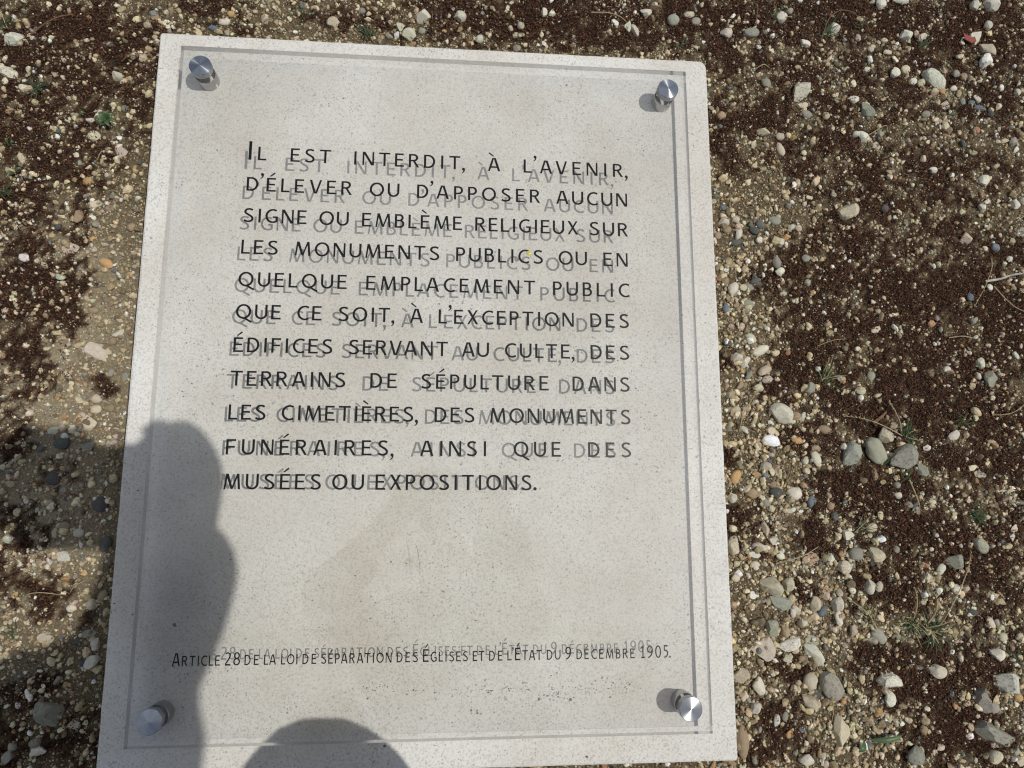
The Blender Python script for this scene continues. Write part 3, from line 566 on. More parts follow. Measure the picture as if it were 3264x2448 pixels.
# ------------------------------------------------------------------ the plaque
plaque = empty('plaque', (0, 0, 0))
tag(plaque, 'pale stone slab in gravel under a clear bolted panel lettered with a French law', 'plaque')
def slab():
    x0, x1, y0, y1 = -.308, .3083, -.3843, .3803
    bm = bmesh.new(); pts = []
    r_ = {0: .002, 1: .002, 2: .0065, 3: .003}
    rr = random.Random(3)
    def edge(ax, ay, bx, by, n=60):
        for i in range(n):
            t = (i + .5) / n; pts.append((ax + (bx - ax) * t, ay + (by - ay) * t))
    c = .004
    corners = [(x0, y0), (x1, y0), (x1, y1), (x0, y1)]
    rad = [.003, .003, .008, .003]
    ring = []
    for i in range(4):
        cx, cy = corners[i]; r = rad[i]; sx = 1 if cx > 0 else -1; sy = 1 if cy > 0 else -1
        ox, oy = cx - sx * r, cy - sy * r
        a0 = {(-1, -1): 180, (1, -1): 270, (1, 1): 0, (-1, 1): 90}[(sx, sy)]
        for k in range(6):
            a = R(a0 + 90 * k / 5); ring.append((ox + r * math.cos(a), oy + r * math.sin(a)))
        nx_, ny_ = corners[(i + 1) % 4]; 
        sx2 = 1 if nx_ > 0 else -1; sy2 = 1 if ny_ > 0 else -1; r2 = rad[(i + 1) % 4]
        if i % 2 == 0: A = (cx - sx * r, cy); B = (nx_ - sx2 * r2, cy)
        else: A = (cx, cy - sy * r); B = (cx, ny_ - sy2 * r2)
        for k in range(1, 90):
            t = k / 90; ring.append((A[0] + (B[0] - A[0]) * t, A[1] + (B[1] - A[1]) * t))
    def ringat(inset, z, wob):
        out = []
        for (x, y) in ring:
            L = math.hypot(x, y); nzv = noise.noise(Vector((x * 55, y * 55, z * 3))) * wob + noise.noise(Vector((x * 190, y * 190, 1))) * wob * .6
            s = 1 - (inset + nzv) / L * 1.2
            out.append(bm.verts.new((x * s, y * s, z)))
        return out
    R0 = ringat(0, -.03, .0003); R1 = ringat(0, ZS - .0022, .0004); R2 = ringat(.0007, ZS - .0007, .0004); R3 = ringat(.0022, ZS, .0003)
    n = len(ring)
    for A, B in ((R0, R1), (R1, R2), (R2, R3)):
        for i in range(n): bm.faces.new((A[i], A[(i + 1) % n], B[(i + 1) % n], B[i]))
    bm.faces.new(R3)
    return bm
obj('stone_slab', slab(), M_STONE, plaque)

def box(bm, x0, x1, y0, y1, z0, z1):
    v = [bm.verts.new(p) for p in ((x0,y0,z0),(x1,y0,z0),(x1,y1,z0),(x0,y1,z0),(x0,y0,z1),(x1,y0,z1),(x1,y1,z1),(x0,y1,z1))]
    fs = [bm.faces.new([v[i] for i in f]) for f in ((3,2,1,0),(4,5,6,7),(0,1,5,4),(1,2,6,5),(2,3,7,6),(3,0,4,7))]
    return fs
HX, HY = .275, .35066
bm = bmesh.new(); fs = box(bm, -HX, HX, -HY, HY, ZS + GAP, ZP)
for f in fs[2:]: f.material_index = 1
panel = obj('acrylic_panel', bm, [M_ACR, M_EDGE], plaque)
panel['label'] = 'clear acrylic panel held above the stone'

# bolts
def lathe(prof, seg=64):
    bm = bmesh.new(); rings = []
    for r, z in prof:
        rings.append([bm.verts.new((r * math.cos(2*math.pi*i/seg), r * math.sin(2*math.pi*i/seg), z)) for i in range(seg)] if r > 1e-6 else [bm.verts.new((0, 0, z))])
    for A, B in zip(rings, rings[1:]):
        for i in range(seg):
            j = (i + 1) % seg
            if len(B) == 1: bm.faces.new((A[i], A[j], B[0]))
            elif len(A) == 1: bm.faces.new((A[0], B[j], B[i]))
            else: bm.faces.new((A[i], A[j], B[j], B[i]))
    return bm
def mk(name, prof, m):
    me = bpy.data.meshes.new(name); b = lathe(prof); bmesh.ops.recalc_face_normals(b, faces=b.faces); b.to_mesh(me); b.free(); me.materials.append(m)
    me.polygons.foreach_set('use_smooth', np.full(len(me.polygons), True)); me.set_sharp_from_angle(angle=R(30)); return me
CR = .0114
cap_me = mk('bolt_cap', [(CR - .0003, 0), (CR, .0003), (CR, .0072), (CR - .0004, .0077), (CR * .75, .0079), (CR * .5, .0081), (CR * .25, .0083), (CR * .08, .00845), (0, .0085)], M_CAP)
bar_me = mk('spacer', [(CR - .0006, 0), (CR - .0004, .0004), (CR - .0004, GAP - .0004), (CR - .0006, GAP)], M_BAR)
for bx, by, w in ((-.2514, .3239, 'top left'), (.2518, .3239, 'top right'), (-.2514, -.3257, 'bottom left'), (.2518, -.3257, 'bottom right')):
    b = bpy.data.objects.new('bolt', None); b.empty_display_size = .01; link(b, plaque); b.location = (bx, by, ZS)
    c = link(bpy.data.objects.new('cap', cap_me), b); c.location = (0, 0, GAP + THK + .0002); c.rotation_euler = (0, 0, random.random() * 6)
    s = link(bpy.data.objects.new('spacer', bar_me), b); s.location = (0, 0, 0)

# ------------------------------------------------------------------ lettering: drawn letter by letter
SV, SH = .156, .124
def arc(cx, cy, rx, ry, a0, a1, n=14): return [(cx + rx*math.cos(R(a0+(a1-a0)*i/n)), cy + ry*math.sin(R(a0+(a1-a0)*i/n))) for i in range(n + 1)]
def spl(P, n=6):
    P = [P[0]] + P + [P[-1]]; o = []
    for i in range(1, len(P) - 2):
        for k in range(n):
            t = k / n; o.append(tuple(.5 * ((2*P[i][d]) + (P[i+1][d]-P[i-1][d])*t + (2*P[i-1][d]-5*P[i][d]+4*P[i+1][d]-P[i+2][d])*t*t + (3*P[i][d]-P[i-1][d]-3*P[i+1][d]+P[i+2][d])*t**3) for d in (0, 1)))
    return o + [P[-2]]
def q(x0, y0, x1, y1, w=.155, w2=None):  # slanted stroke with level ends
    w2 = w2 or w; return ('poly', [(x0 - w/2, y0), (x0 + w/2, y0), (x1 + w2/2, y1), (x1 - w2/2, y1)])
def st(x, y0=0, y1=1): return ('poly', [(x - SV/2, y0), (x + SV/2, y0), (x + SV/2, y1), (x - SV/2, y1)])
def hb(x0, x1, y): return ('poly', [(x0, y - SH/2), (x1, y - SH/2), (x1, y + SH/2), (x0, y + SH/2)])
T_, B_ = 1 - SH/2, SH/2
def ln(p, k=1.0): return ('line', p, k)
def disc(cx, cy, r): return ('poly', [(cx + r*math.cos(2*math.pi*i/16), cy + r*math.sin(2*math.pi*i/16)) for i in range(16)])
COMMA = lambda dy: [disc(.11, .045 + dy, .108), ('poly', spl([(.215, .06 + dy), (.205, -.08 + dy), (.13, -.20 + dy), (.02, -.285 + dy)], 4) + spl([(-.02, -.25 + dy), (.07, -.15 + dy), (.11, -.03 + dy)], 4))]
ACU = [('poly', [(.17, 1.13), (.25, 1.09), (.56, 1.32), (.49, 1.42)])]
GRA = [('poly', [(.10, 1.42), (.03, 1.33), (.36, 1.10), (.43, 1.15)])]
E_ = [st(.07), hb(.13, .60, T_), hb(.13, .55, .52), hb(.13, .63, B_)]
A_ = [q(.07, 0, .375, 1, .145), q(.80, 0, .475, 1, .17), hb(.20, .66, .31)]
P_ = [st(.07), ln([(.13, T_), (.28, T_)] + arc(.30, .70, .25, .244, 88, -88) + [(.28, .456), (.13, .456)])]
O_ = [ln(arc(.49, .5, .42, .447, 90, 450, 40))]
C_ = [ln(arc(.50, .5, .43, .447, 55, 305, 26)), ]
S_ = [ln(spl([(.60, .865), (.50, .925), (.37, .945), (.20, .905), (.115, .77), (.17, .64), (.36, .52), (.54, .40), (.61, .25), (.54, .115), (.36, .055), (.19, .075), (.05, .145)], 5))]
G = {
 'A': (.87, A_), 'B': (.66, [st(.07), ln([(.13, T_), (.30, T_)] + arc(.32, .74, .20, .204, 86, -88) + [(.30, .53), (.13, .53)]), ln([(.13, .53), (.32, .53)] + arc(.34, .293, .245, .237, 86, -88) + [(.32, B_), (.13, B_)])]),
 'C': (.76, C_), 'D': (.78, [st(.07), ln([(.13, T_), (.27, T_)] + arc(.28, .5, .425, .444, 88, -88, 20) + [(.27, B_), (.13, B_)])]),
 'E': (.63, E_), 'É': (.63, E_ + ACU), 'È': (.63, E_ + GRA), 'F': (.60, [st(.07), hb(.13, .60, T_), hb(.13, .55, .50)]),
 'G': (.84, [ln(arc(.50, .5, .43, .447, 57, 312, 26)), st(.755, .08, .48), hb(.50, .70, .48 - SH/2)]),
 'I': (.142, [st(.071)]), 'L': (.57, [st(.07), hb(.13, .57, B_)]),
 'M': (1.06, [q(.065, 0, .19, 1, .12), q(.20, 1, .53, .02, .19, .15), q(.53, .02, .87, 1, .11, .12), q(.985, 0, .885, 1, .15)]),
 'N': (.80, [('poly', [(0, 0), (.125, 0), (.125, 1), (0, 1)]), q(.09, 1, .70, 0, .19), ('poly', [(.675, 0), (.80, 0), (.80, 1), (.675, 1)])]),
 'O': (.98, O_), 'P': (.62, P_), 'Q': (.98, O_ + [ln(spl([(.42, .04), (.60, .02), (.78, -.08), (.98, -.19), (1.06, -.20)], 5), .95)]),
 'R': (.72, [st(.07), ln([(.13, T_), (.30, T_)] + arc(.32, .725, .25, .219, 88, -88) + [(.30, .506), (.13, .506)]), q(.34, .49, .65, 0, .17)]),
 'S': (.70, S_), 'T': (.78, [hb(0, .78, T_), st(.39, 0, .9)]),
 'U': (.80, [ln([(.07, 1), (.07, .70), (.07, .40)] + arc(.40, .37, .33, .315, 180, 360, 20) + [(.73, .40), (.73, .70), (.73, 1)])]),
 'V': (.84, [q(.085, 1, .385, 0, .165), q(.77, 1, .455, 0, .14)]), 'X': (.78, [q(.10, 1, .685, 0, .18), q(.67, 1, .085, 0, .14)]),
 ',': (.24, COMMA(0)), "'": (.28, COMMA(1.18)), '.': (.24, [disc(.12, .10, .115)]), 'À': (.87, A_ + GRA),
 '2': (.50, [ln(spl([(.05, .90), (.16, .945), (.28, .95), (.40, .87), (.43, .74), (.38, .58), (.26, .38), (.07, .12)], 5), .82), hb(.02, .50, B_ * .8)]),
 '8': (.56, [ln(arc(.28, .74, .195, .215, 90, 450, 24), .82), ln(arc(.28, .275, .235, .235, 90, 450, 24), .82)]),
 '9': (.54, [ln(arc(.27, .70, .215, .255, 0, 360, 24), .82), ln(spl([(.485, .70), (.48, .52), (.41, .30), (.27, .13), (.08, .02)], 5), .82)]),
 '1': (.42, [ln([(.02, .76), (.13, .84), (.24, .96)], .75), ('poly', [(.19, .05), (.30, .05), (.30, 1), (.19, 1)]), hb(.06, .42, B_ * .8)]),
 '0': (.56, [ln(arc(.28, .5, .225, .455, 90, 450, 32), .82)]),
 '5': (.46, [('poly', [(.05, .56), (.15, .56), (.15, .95), (.05, .95)]), hb(.05, .42, .955), ln(spl([(.07, .59), (.20, .60), (.34, .52), (.39, .34), (.33, .16), (.20, .065), (.04, .045)], 5), .82)]),
}
class Letters:
    def __init__(s): s.bm = bmesh.new(); s.k = 0
    def poly(s, P, fx, fy, ox, oy):
        z = s.k * 1.5e-6; s.k += 1
        f = s.bm.faces.new([s.bm.verts.new((ox + x * fx, oy + y * fy, z)) for x, y in P]); f.normal_update()
        if f.normal.z < 0: f.normal_flip()
        bmesh.ops.triangulate(s.bm, faces=[f])
    def stroke(s, P, k, fx, fy, ox, oy, wk):
        n = len(P); z = s.k * 1.5e-6; s.k += 1
        closed = math.dist(P[0], P[-1]) < 1e-6
        L = []
        for i in range(n):
            a = P[i-1] if i else (P[-2] if closed else P[0]); b = P[i+1] if i < n-1 else (P[1] if closed else P[-1])
            dx, dy = b[0] - a[0], b[1] - a[1]; d = math.hypot(dx, dy) or 1; dx /= d; dy /= d
            w = (SH + (SV - SH) * abs(dy)) * k * wk / 2
            L.append((s.bm.verts.new((ox + (P[i][0] - dy*w) * fx, oy + (P[i][1] + dx*w) * fy, z)), s.bm.verts.new((ox + (P[i][0] + dy*w) * fx, oy + (P[i][1] - dx*w) * fy, z))))
        for i in range(n - 1): s.bm.faces.new((L[i][0], L[i][1], L[i+1][1], L[i+1][0]))
    def glyph(s, ch, fx, fy, ox, oy, wk=1.0):
        for e in G[ch][1]:
            if e[0] == 'poly': s.poly(e[1], fx, fy, ox, oy)
            else: s.stroke(e[1], e[2], fx, fy, ox, oy, wk)
def set_word(lt, word, x0, x1, ybase, h, slope, caps=0, hcap=None, cond=1.0):
    """letters of a word spread between x0 and x1 (metres)"""
    F = [(cond * h, h)] * len(word)
    hc = hcap or h
    F = [((cond * hc * (.94), hc) if (i < caps or c.isdigit()) else (cond * h, h)) for i, c in enumerate(word)]
    F = [((.90 * hc, hc) if c.isdigit() else f) for f, c in zip(F, word)]
    if caps == -1:
        F = [((cond * hc * .94, hc) if c == 'É' else (cond * h, h)) for c in word]
    Wd = [G[c][0] * f[0] for c, f in zip(word, F)]
    gaps = []
    for i in range(len(word) - 1):
        pr = word[i] + word[i+1]; g = 1.0
        if word[i+1] in ",'.": g = .35
        elif word[i] == "'": g = .45
        elif pr in ('AV', 'VA', 'LT', 'TA', 'AT', 'LA', 'RV', 'PA', 'PL'): g = .65 if pr not in ('PL',) else .9
        elif 'I' in pr: g = 1.25
        gaps.append(g)
    total = sum(Wd); free = (x1 - x0) - total
    sp = free / max(.001, sum(gaps)) if gaps else 0
    x = x0
    for i, c in enumerate(word):
        yb = ybase + slope * (x + .0)
        fx, fy = F[i]
        lt.glyph(c, fx, fy, x, yb, 1.0 if hcap is None else .95)
        x += Wd[i] + (gaps[i] * sp if i < len(gaps) else 0)
LINES = [
 [('IL',-198.0,-179.8),('EST',-155.0,-113.4),('INTERDIT,',-89.1,28.3),('À',52.6,65.9),("L'AVENIR,",91.2,205.6)],
 [("D'ÉLEVER",-198.1,-90.4),('OU',-71.8,-41.0),("D'APPOSER",-22.3,108.8),('AUCUN',126.3,203.9)],
 [('SIGNE',-199.4,-135.4),('OU',-122.4,-92.5),('EMBLÈME',-78.6,25.7),('RELIGIEUX',39.6,149.8),('SUR',162.0,203.9)],
 [('LES',-199.4,-162.7),('MONUMENTS',-145.8,2.5),('PUBLICS',19.9,111.7),('OU',128.4,158.7),('EN',176.6,202.8)],
 [('QUELQUE',-200.2,-91.7),('EMPLACEMENT',-72.0,103.1),('PUBLIC',122.0,203.8)],
 [('QUE',-200.6,-156.3),('CE',-140.0,-115.7),('SOIT,',-99.0,-41.9),('À',-26.5,-13.3),("L'EXCEPTION",2.8,143.7),('DES',161.3,202.6)],
 [('ÉDIFICES',-200.9,-103.4),('SERVANT',-87.4,12.7),('AU',27.2,54.9),('CULTE,',71.5,144.4),('DES',161.0,202.1)],
 [('TERRAINS',-201.9,-89.2),('DE',-64.6,-38.0),('SÉPULTURE',-13.9,116.7),('DANS',141.6,201.7)],
 [('LES',-201.5,-165.6),('CIMETIÈRES,',-150.2,-15.7),('DES',.6,40.9),('MONUMENTS',56.4,201.7)],
 [('FUNÉRAIRES,',-201.7,-39.0),('AINSI',-13.2,52.6),('QUE',80.7,128.8),('DES',156.8,201.5)],
 [('MUSÉES',-201.9,-108.9),('OU',-98.3,-67.6),('EXPOSITIONS.',-56.2,103.9)]]
YB = [222.5, 188.4, 154.4, 120.4, 86.4, 52.7, 18.5, -15.4, -49.3, -83.3, -117.0]
SLOPE = [-.0085, -.0075, -.0068, -.006, -.0045, -.0035, -.0028, -.002, -.0022, -.001, -.0012]
for words, y, sl_ in zip(LINES, YB, SLOPE):
    for wi, (w, a, b) in enumerate(words):
        cap = 1 if w == 'IL' else 0; lt = Letters()
        set_word(lt, w, a / 1000, b / 1000, y / 1000, .0151, sl_, cap, .0208 if cap else None)
        o = obj('word', lt.bm, M_INK, panel); o.location = (0, 0, ZP + .0002)
ART = [('ARTICLE',-237.8,-194.5,1),('28',-190.1,-176.4,0),('DE',-172.1,-159.2,0),('LA',-154.4,-143.4,0),('LOI',-138.7,-123.7,0),('DE',-119.0,-106.2,0),('SÉPARATION',-101.8,-35.9,0),('DES',-31.0,-10.9,0),
 ('ÉGLISES',-6.2,36.7,1),('ET',41.3,52.5,0),('DE',57.1,70.0,0),("L'ÉTAT",74.7,108.2,-1),('DU',113.0,126.4,0),('9',131.1,137.4,0),('DÉCEMBRE',142.1,199.7,0),('1905.',205.4,235.8,0)]
for w, a, b, c in ART:
    lt = Letters(); set_word(lt, w, a / 1000, b / 1000, -.2794, .0092, 0, c, .0117, .76)
    o = obj('word', lt.bm, M_INK, panel); o.location = (0, 0, ZP + .0006)
# the thin clear film that carries the small line
film, n_, l_, b_ = mat('clear_film'); n_.clear()
oo = nd(n_, 'ShaderNodeOutputMaterial'); tr = nd(n_, 'ShaderNodeBsdfTransparent'); df = nd(n_, 'ShaderNodeBsdfDiffuse'); df.inputs[0].default_value = (.8, .8, .78, 1)
mh = nd(n_, 'ShaderNodeMixShader'); mh.inputs[0].default_value = .012; tr.inputs[0].default_value = (.992, .992, .988, 1)
l_.new(tr.outputs[0], mh.inputs[1]); l_.new(df.outputs[0], mh.inputs[2]); l_.new(mh.outputs[0], oo.inputs[0])
bm = bmesh.new(); box(bm, -.262, .262, -.2825, -.2527, ZP + .0001, ZP + .0003)
obj('film_strip', bm, film, panel)

# ------------------------------------------------------------------ dirt on panel and slab that stands proud
M_HAIR = simple('dark_hair', (.03, .028, .025), .5); M_RESIN = simple('yellow_resin', (.50, .45, .08), .3); M_SPOT = simple('dried_dirt', (.15, .125, .11), .9, vary=.4, vs=900)
def tube(pts, r0, r1=None, seg=6, bm=None):
    bm = bm or bmesh.new(); r1 = r0 if r1 is None else r1; n = len(pts); rings = []
    for i, p in enumerate(pts):
        a = Vector(pts[max(0, i-1)]); b = Vector(pts[min(n-1, i+1)]); d = (b - a).normalized()
        u = d.orthogonal().normalized(); v = d.cross(u); r = r0 + (r1 - r0) * i / (n - 1)
        if rings:  # keep frames aligned
            u = (pu - d * pu.dot(d)).normalized(); v = d.cross(u)
        pu = u
        rings.append([bm.verts.new(Vector(p) + (u * math.cos(2*math.pi*k/seg) + v * math.sin(2*math.pi*k/seg)) * r) for k in range(seg)])
    for A, B in zip(rings, rings[1:]):
        for k in range(seg): bm.faces.new((A[k], A[(k+1) % seg], B[(k+1) % seg], B[k]))
    bm.faces.new(rings[0][::-1]); bm.faces.new(rings[-1]); return bm
def pxp(px, py, z): return Vector(at(px, py, z))
h = obj('hair', tube([pxp(x, y, ZP + .0005) for x, y in ((1328, 1741), (1332, 1760), (1336, 1785), (1338, 1810), (1339, 1833))], .00022, .00012), M_HAIR)
tag(h, 'single dark hair lying on the panel above the small bottom line', 'hair')
bm = bmesh.new(); bmesh.ops.create_icosphere(bm, subdivisions=3, radius=1)
for v in bm.verts: v.co = Vector((v.co.x * .0028, v.co.y * .0025, max(0, v.co.z) * .0007)) * (1 + .15 * noise.noise(v.co * 2))
o = obj('resin_drop', bm, M_RESIN, smooth=True); o.location = pxp(1686, 806, ZP + .0004); tag(o, 'flat yellow drop stuck on the panel over the word PUBLICS', 'drop')
bm = bmesh.new(); rs = random.Random(5)
def speck(x, y, z, r):
    n = 7; a0 = rs.random() * 6; st_ = rs.uniform(.6, 1)
    vs = [bm.verts.new((x + r * (1 + rs.uniform(-.3, .3)) * math.cos(a0 + i*2*math.pi/n), y + r * st_ * (1 + rs.uniform(-.3, .3)) * math.sin(a0 + i*2*math.pi/n), z)) for i in range(n)]
    t = bm.verts.new((x, y, z + r * .35))
    for i in range(n): bm.faces.new((vs[i], vs[(i+1) % n], t))
for (cx, cy, sx, sy, n) in ((1200, 2190, 70, 14, 22), (1330, 2200, 60, 16, 20), (1520, 2200, 60, 18, 30), (1640, 2195, 50, 20, 28), (1770, 2210, 45, 20, 34), (1860, 2195, 40, 14, 26), (1960, 2180, 50, 22, 36), (2010, 2195, 30, 16, 12), (1250, 1960, 260, 160, 50), (900, 2250, 120, 60, 16), (700, 1850, 120, 200, 30), (620, 2200, 80, 120, 26), (1950, 500, 150, 200, 40), (1500, 330, 400, 60, 60), (2050, 1300, 60, 400, 50), (600, 1100, 40, 300, 40), (1000, 330, 300, 60, 40)):
    for _ in range(n):
        p = pxp(rs.gauss(cx, sx * .6), rs.gauss(cy, sy * .6), ZS)
        if abs(p.x) < .27 and abs(p.y) < .34: speck(p.x, p.y, ZS + .00005, rs.choice((.0004, .0005, .0006, .0008)) * rs.uniform(.7, 1.3))
for px, py, r in ((1718, 2228, .0016), (1745, 2218, .0016), (1818, 2230, .0016), (1502, 2264, .0013), (1521, 2265, .0011), (1521, 2273, .0011), (1172, 2226, .0010), (1225, 2378, .0015), (1412, 1886, .0011), (1945, 2222, .0013), (1775, 2145, .001), (1757, 2154, .001), (556, 1992, .0018), (365, 1924, .0011), (422, 1959, .0010), (440, 1563, .0011), (354, 1951, .0008), (1870, 2412, .0014)):
    p = pxp(px, py, ZS); speck(p.x, p.y, ZS + .00005, r)
o = obj('dirt_specks', bm, M_SPOT); tag(o, 'dark crumbs of dirt strewn over the pale stone under the clear panel', None, None, 'stuff')
bm = bmesh.new(); rs = random.Random(8)
for _ in range(150):
    t = rs.random()
    x = rs.gauss(.19, .035) if t < .45 else (rs.gauss(-.235, .02) if t < .65 else rs.uniform(-.25, .25)); y = rs.uniform(-.30, .30) if t < .65 else rs.gauss(.27, .035)
    if abs(x) < .27 and abs(y) < .345: speck(x, y, ZP + .00006, rs.uniform(.0005, .0017))
M_DUST = simple('dried_drops', (.33, .33, .34), .8)
nt = M_DUST.node_tree; pb = nt.nodes['Principled BSDF']; pb.inputs['Alpha'].default_value = .30
o = obj('dried_drops', bm, M_DUST); tag(o, 'faint grey water marks dried on top of the clear panel', None, None, 'stuff')

# ------------------------------------------------------------------ plants and scraps on the gravel
M_GREEN = simple('grass_green', (.045, .070, .026), .6, vary=.4, vs=120); M_DRY = simple('dry_straw', (.34, .27, .15), .7, vary=.3, vs=200)
M_LEAF = simple('leaf_green', (.055, .10, .032), .5, vary=.25, vs=150); M_BROWN = simple('brown_twig', (.16, .09, .045), .8, vary=.3, vs=300)
M_RED = simple('red_plastic', (.25, .06, .045), .4); M_ROOT = simple('grey_root', (.40, .38, .33), .9, vary=.3, vs=150)
def gz_(x, y): return float(height(np.array([x]), np.array([y]))[0])
def blade(bm, p, a, L, w, rise, bend):
    d = Vector((math.cos(a), math.sin(a), 0)); s = Vector((-math.sin(a), math.cos(a), 0)); n = 5; prev = None
    for i in range(n + 1):
        t = i / n; c = Vector(p) + d * L * t + s * bend * t * t + Vector((0, 0, rise * math.sin(t * math.pi * .62)))
        ww = w * (1 - t ** 1.6) * .5 + .00008
        cur = (bm.verts.new(c - s * ww), bm.verts.new(c + Vector((0, 0, -ww * .5))), bm.verts.new(c + s * ww))
        if prev:
            bm.faces.new((prev[0], prev[1], cur[1], cur[0])); bm.faces.new((prev[1], prev[2], cur[2], cur[1]))
        prev = cur
def tuft(px, py, n, L, spread, ang, label, w=.0013, dry=0, name='grass_tuft'):
    p = at(px, py); z = gz_(p[0], p[1]); root = empty(name, (p[0], p[1], z)); rr = random.Random(int(px + py))
    for nm, m, k in (('green_blades', M_GREEN, n), ('dry_blades', M_DRY, dry)):
        if not k: continue
        bm = bmesh.new()
        for _ in range(k):
            a = R(ang) + rr.gauss(0, spread); l = L * .78 * rr.uniform(.35, 1.1)
            blade(bm, (rr.gauss(0, .0025), rr.gauss(0, .0025), .001), a, l, w * rr.uniform(.6, 1.2), l * rr.uniform(.15, .55), rr.gauss(0, l * .15))
        obj(nm, bm, m, root)
    tag(root, label, 'grass')
C = crop
tuft(*C(5, 1430, 1170), 34, .030, 1.2, 30, 'green grass tuft growing beside the large rounded grey stone', dry=6)
tuft(*C(5, 915, 805), 30, .032, .7, 50, 'wispy green grass tuft in moss right of the ninth text line', w=.0008, dry=10)
tuft(*C(8, 1610, 765), 46, .036, 1.5, 10, 'spreading green and straw grass tuft in gravel at lower right', dry=16)
tuft(*C(8, 1500, 730), 24, .028, 1.0, 190, 'small green grass tuft left of the spreading one at lower right', dry=10)
tuft(*C(8, 1230, 700), 12, .026, .6, 130, 'thin grass tuft between gravel and moss beside orange pebble', w=.0009, dry=8)
tuft(*C(8, 1900, 30), 46, .014, 3, 0, 'low dark green weed cushion near the right border', w=.0018, name='weed')
tuft(*C(8, 1130, 120), 10, .032, .9, 40, 'sparse grass blades over the white stones right of the slab', w=.0009, dry=6)
tuft(*C(3, 920, 235), 24, .032, .45, 45, 'dark green grass tuft leaning over a lichened stone at top right')
tuft(*C(3, 600, 130), 14, .028, .5, 60, 'short grass blades beside a white stone above the slab corner', dry=5)
tuft(*C(3, 1540, 310), 12, .026, .4, 55, 'small grass tuft between white stones at top right')
tuft(*C(3, 1130, 190), 10, .02, .6, 110, 'three fingered grass wisp in moss at top right')
tuft(*C(3, 0, 300), 10, .014, 1.5, 90, 'tiny green tuft touching the slab near its top right corner')
tuft(*C(3, 1735, 740), 10, .018, .6, 40, 'tiny grass wisp in gravel beside a grey pebble at right')
tuft(*C(5, 1300, 1350), 7, .030, .5, 60, 'a few broad grass blades below the rounded grey stone', w=.003)
tuft(*C(5, 1460, 1420), 9, .016, 1.5, 80, 'tiny green sprig below the lichened grey stone')
tuft(*C(5, 1800, 1060), 14, .016, 2.5, 80, 'dark green sprig in the moss at the right')
tuft(*C(1, 230, 560), 40, .022, 2.5, 60, 'dark green grass cushion left of the top left bolt')
tuft(*C(1, 20, 1255), 26, .018, 2.5, 0, 'green tuft at the left border beside the middle text lines', w=.002)
tuft(*C(1, 30, 160), 12, .030, .8, 80, 'thin grass blades over the flat white stone at top left', w=.0009, dry=4)
tuft(*C(2, 170, 215), 34, .014, 2.5, 80, 'small green tuft at the slab\'s top edge beside white stones', w=.0018)
tuft(*C(6, 70, 790), 9, .022, 1.4, 150, 'thin grass tuft at the left border in the sunlit gap of the shadow')
tuft(*C(8, 2180, 1000), 10, .022, .9, 60, 'thin grass wisps at the right border above a lichened stone')
tuft(*C(1, 1960, 100), 14, .018, 1.2, 60, 'faint green tuft above the slab\'s top edge in fine gravel', w=.0009)
tuft(*C(5, 1890, 1640), 14, .012, 3, 0, 'tiny dark weed in the gravel near the right border', name='weed')

def leafed(px, py, label, leaves):
    p = at(px, py); root = empty('weed', (p[0], p[1], gz_(p[0], p[1]))); 
    for (dx, dy, a, L, w) in leaves:
        bm = bmesh.new(); d = Vector((math.cos(R(a)), math.sin(R(a)), 0)); s = Vector((-d.y, d.x, 0)); prev = None; n = 9
        for i in range(n + 1):
            t = i / n; ww = w * .5 * math.sin(math.pi * min(1, t * .97 + .03)) ** .8 + .0002
            c = Vector((dx, dy, .006)) + d * L * t + Vector((0, 0, .006 * math.sin(t * 2.4))) + s * .08 * L * t * t
            cur = [bm.verts.new(c + s * ww * k + Vector((0, 0, abs(k) * ww * .45))) for k in (-1, -.5, 0, .5, 1)]
            if prev:
                for j in range(4): bm.faces.new((prev[j], prev[j+1], cur[j+1], cur[j]))
            prev = cur
        obj('leaf', bm, M_LEAF, root, True)
    tag(root, label, 'weed')
leafed(*C(8, 1180, 1470), 'weed with one long lance leaf and one short leaf at bottom right', [(.004, 0, 4, .034, .0058), (-.003, 0, 222, .014, .0065)])
leafed(*C(1, 705, 795), 'small green leaf rosette between slab and left border', [(0, 0, a, L, .0045) for a, L in ((-20, .013), (60, .009), (130, .009), (185, .011), (240, .009), (300, .012), (20, .011))])
leafed(*C(1, 110, 1130), 'two tiny green leaves left of the first text lines', [(0, 0, 20, .010, .003), (0, 0, 200, .006, .003)])
leafed(*C(1, 75, 960), 'tiny pair of green leaves at the left border', [(0, 0, 80, .008, .003), (.003, 0, 30, .006, .003)])
leafed(*C(1, 520, 765), 'single small green leaf beside a white chip at upper left', [(0, 0, 10, .009, .004)])

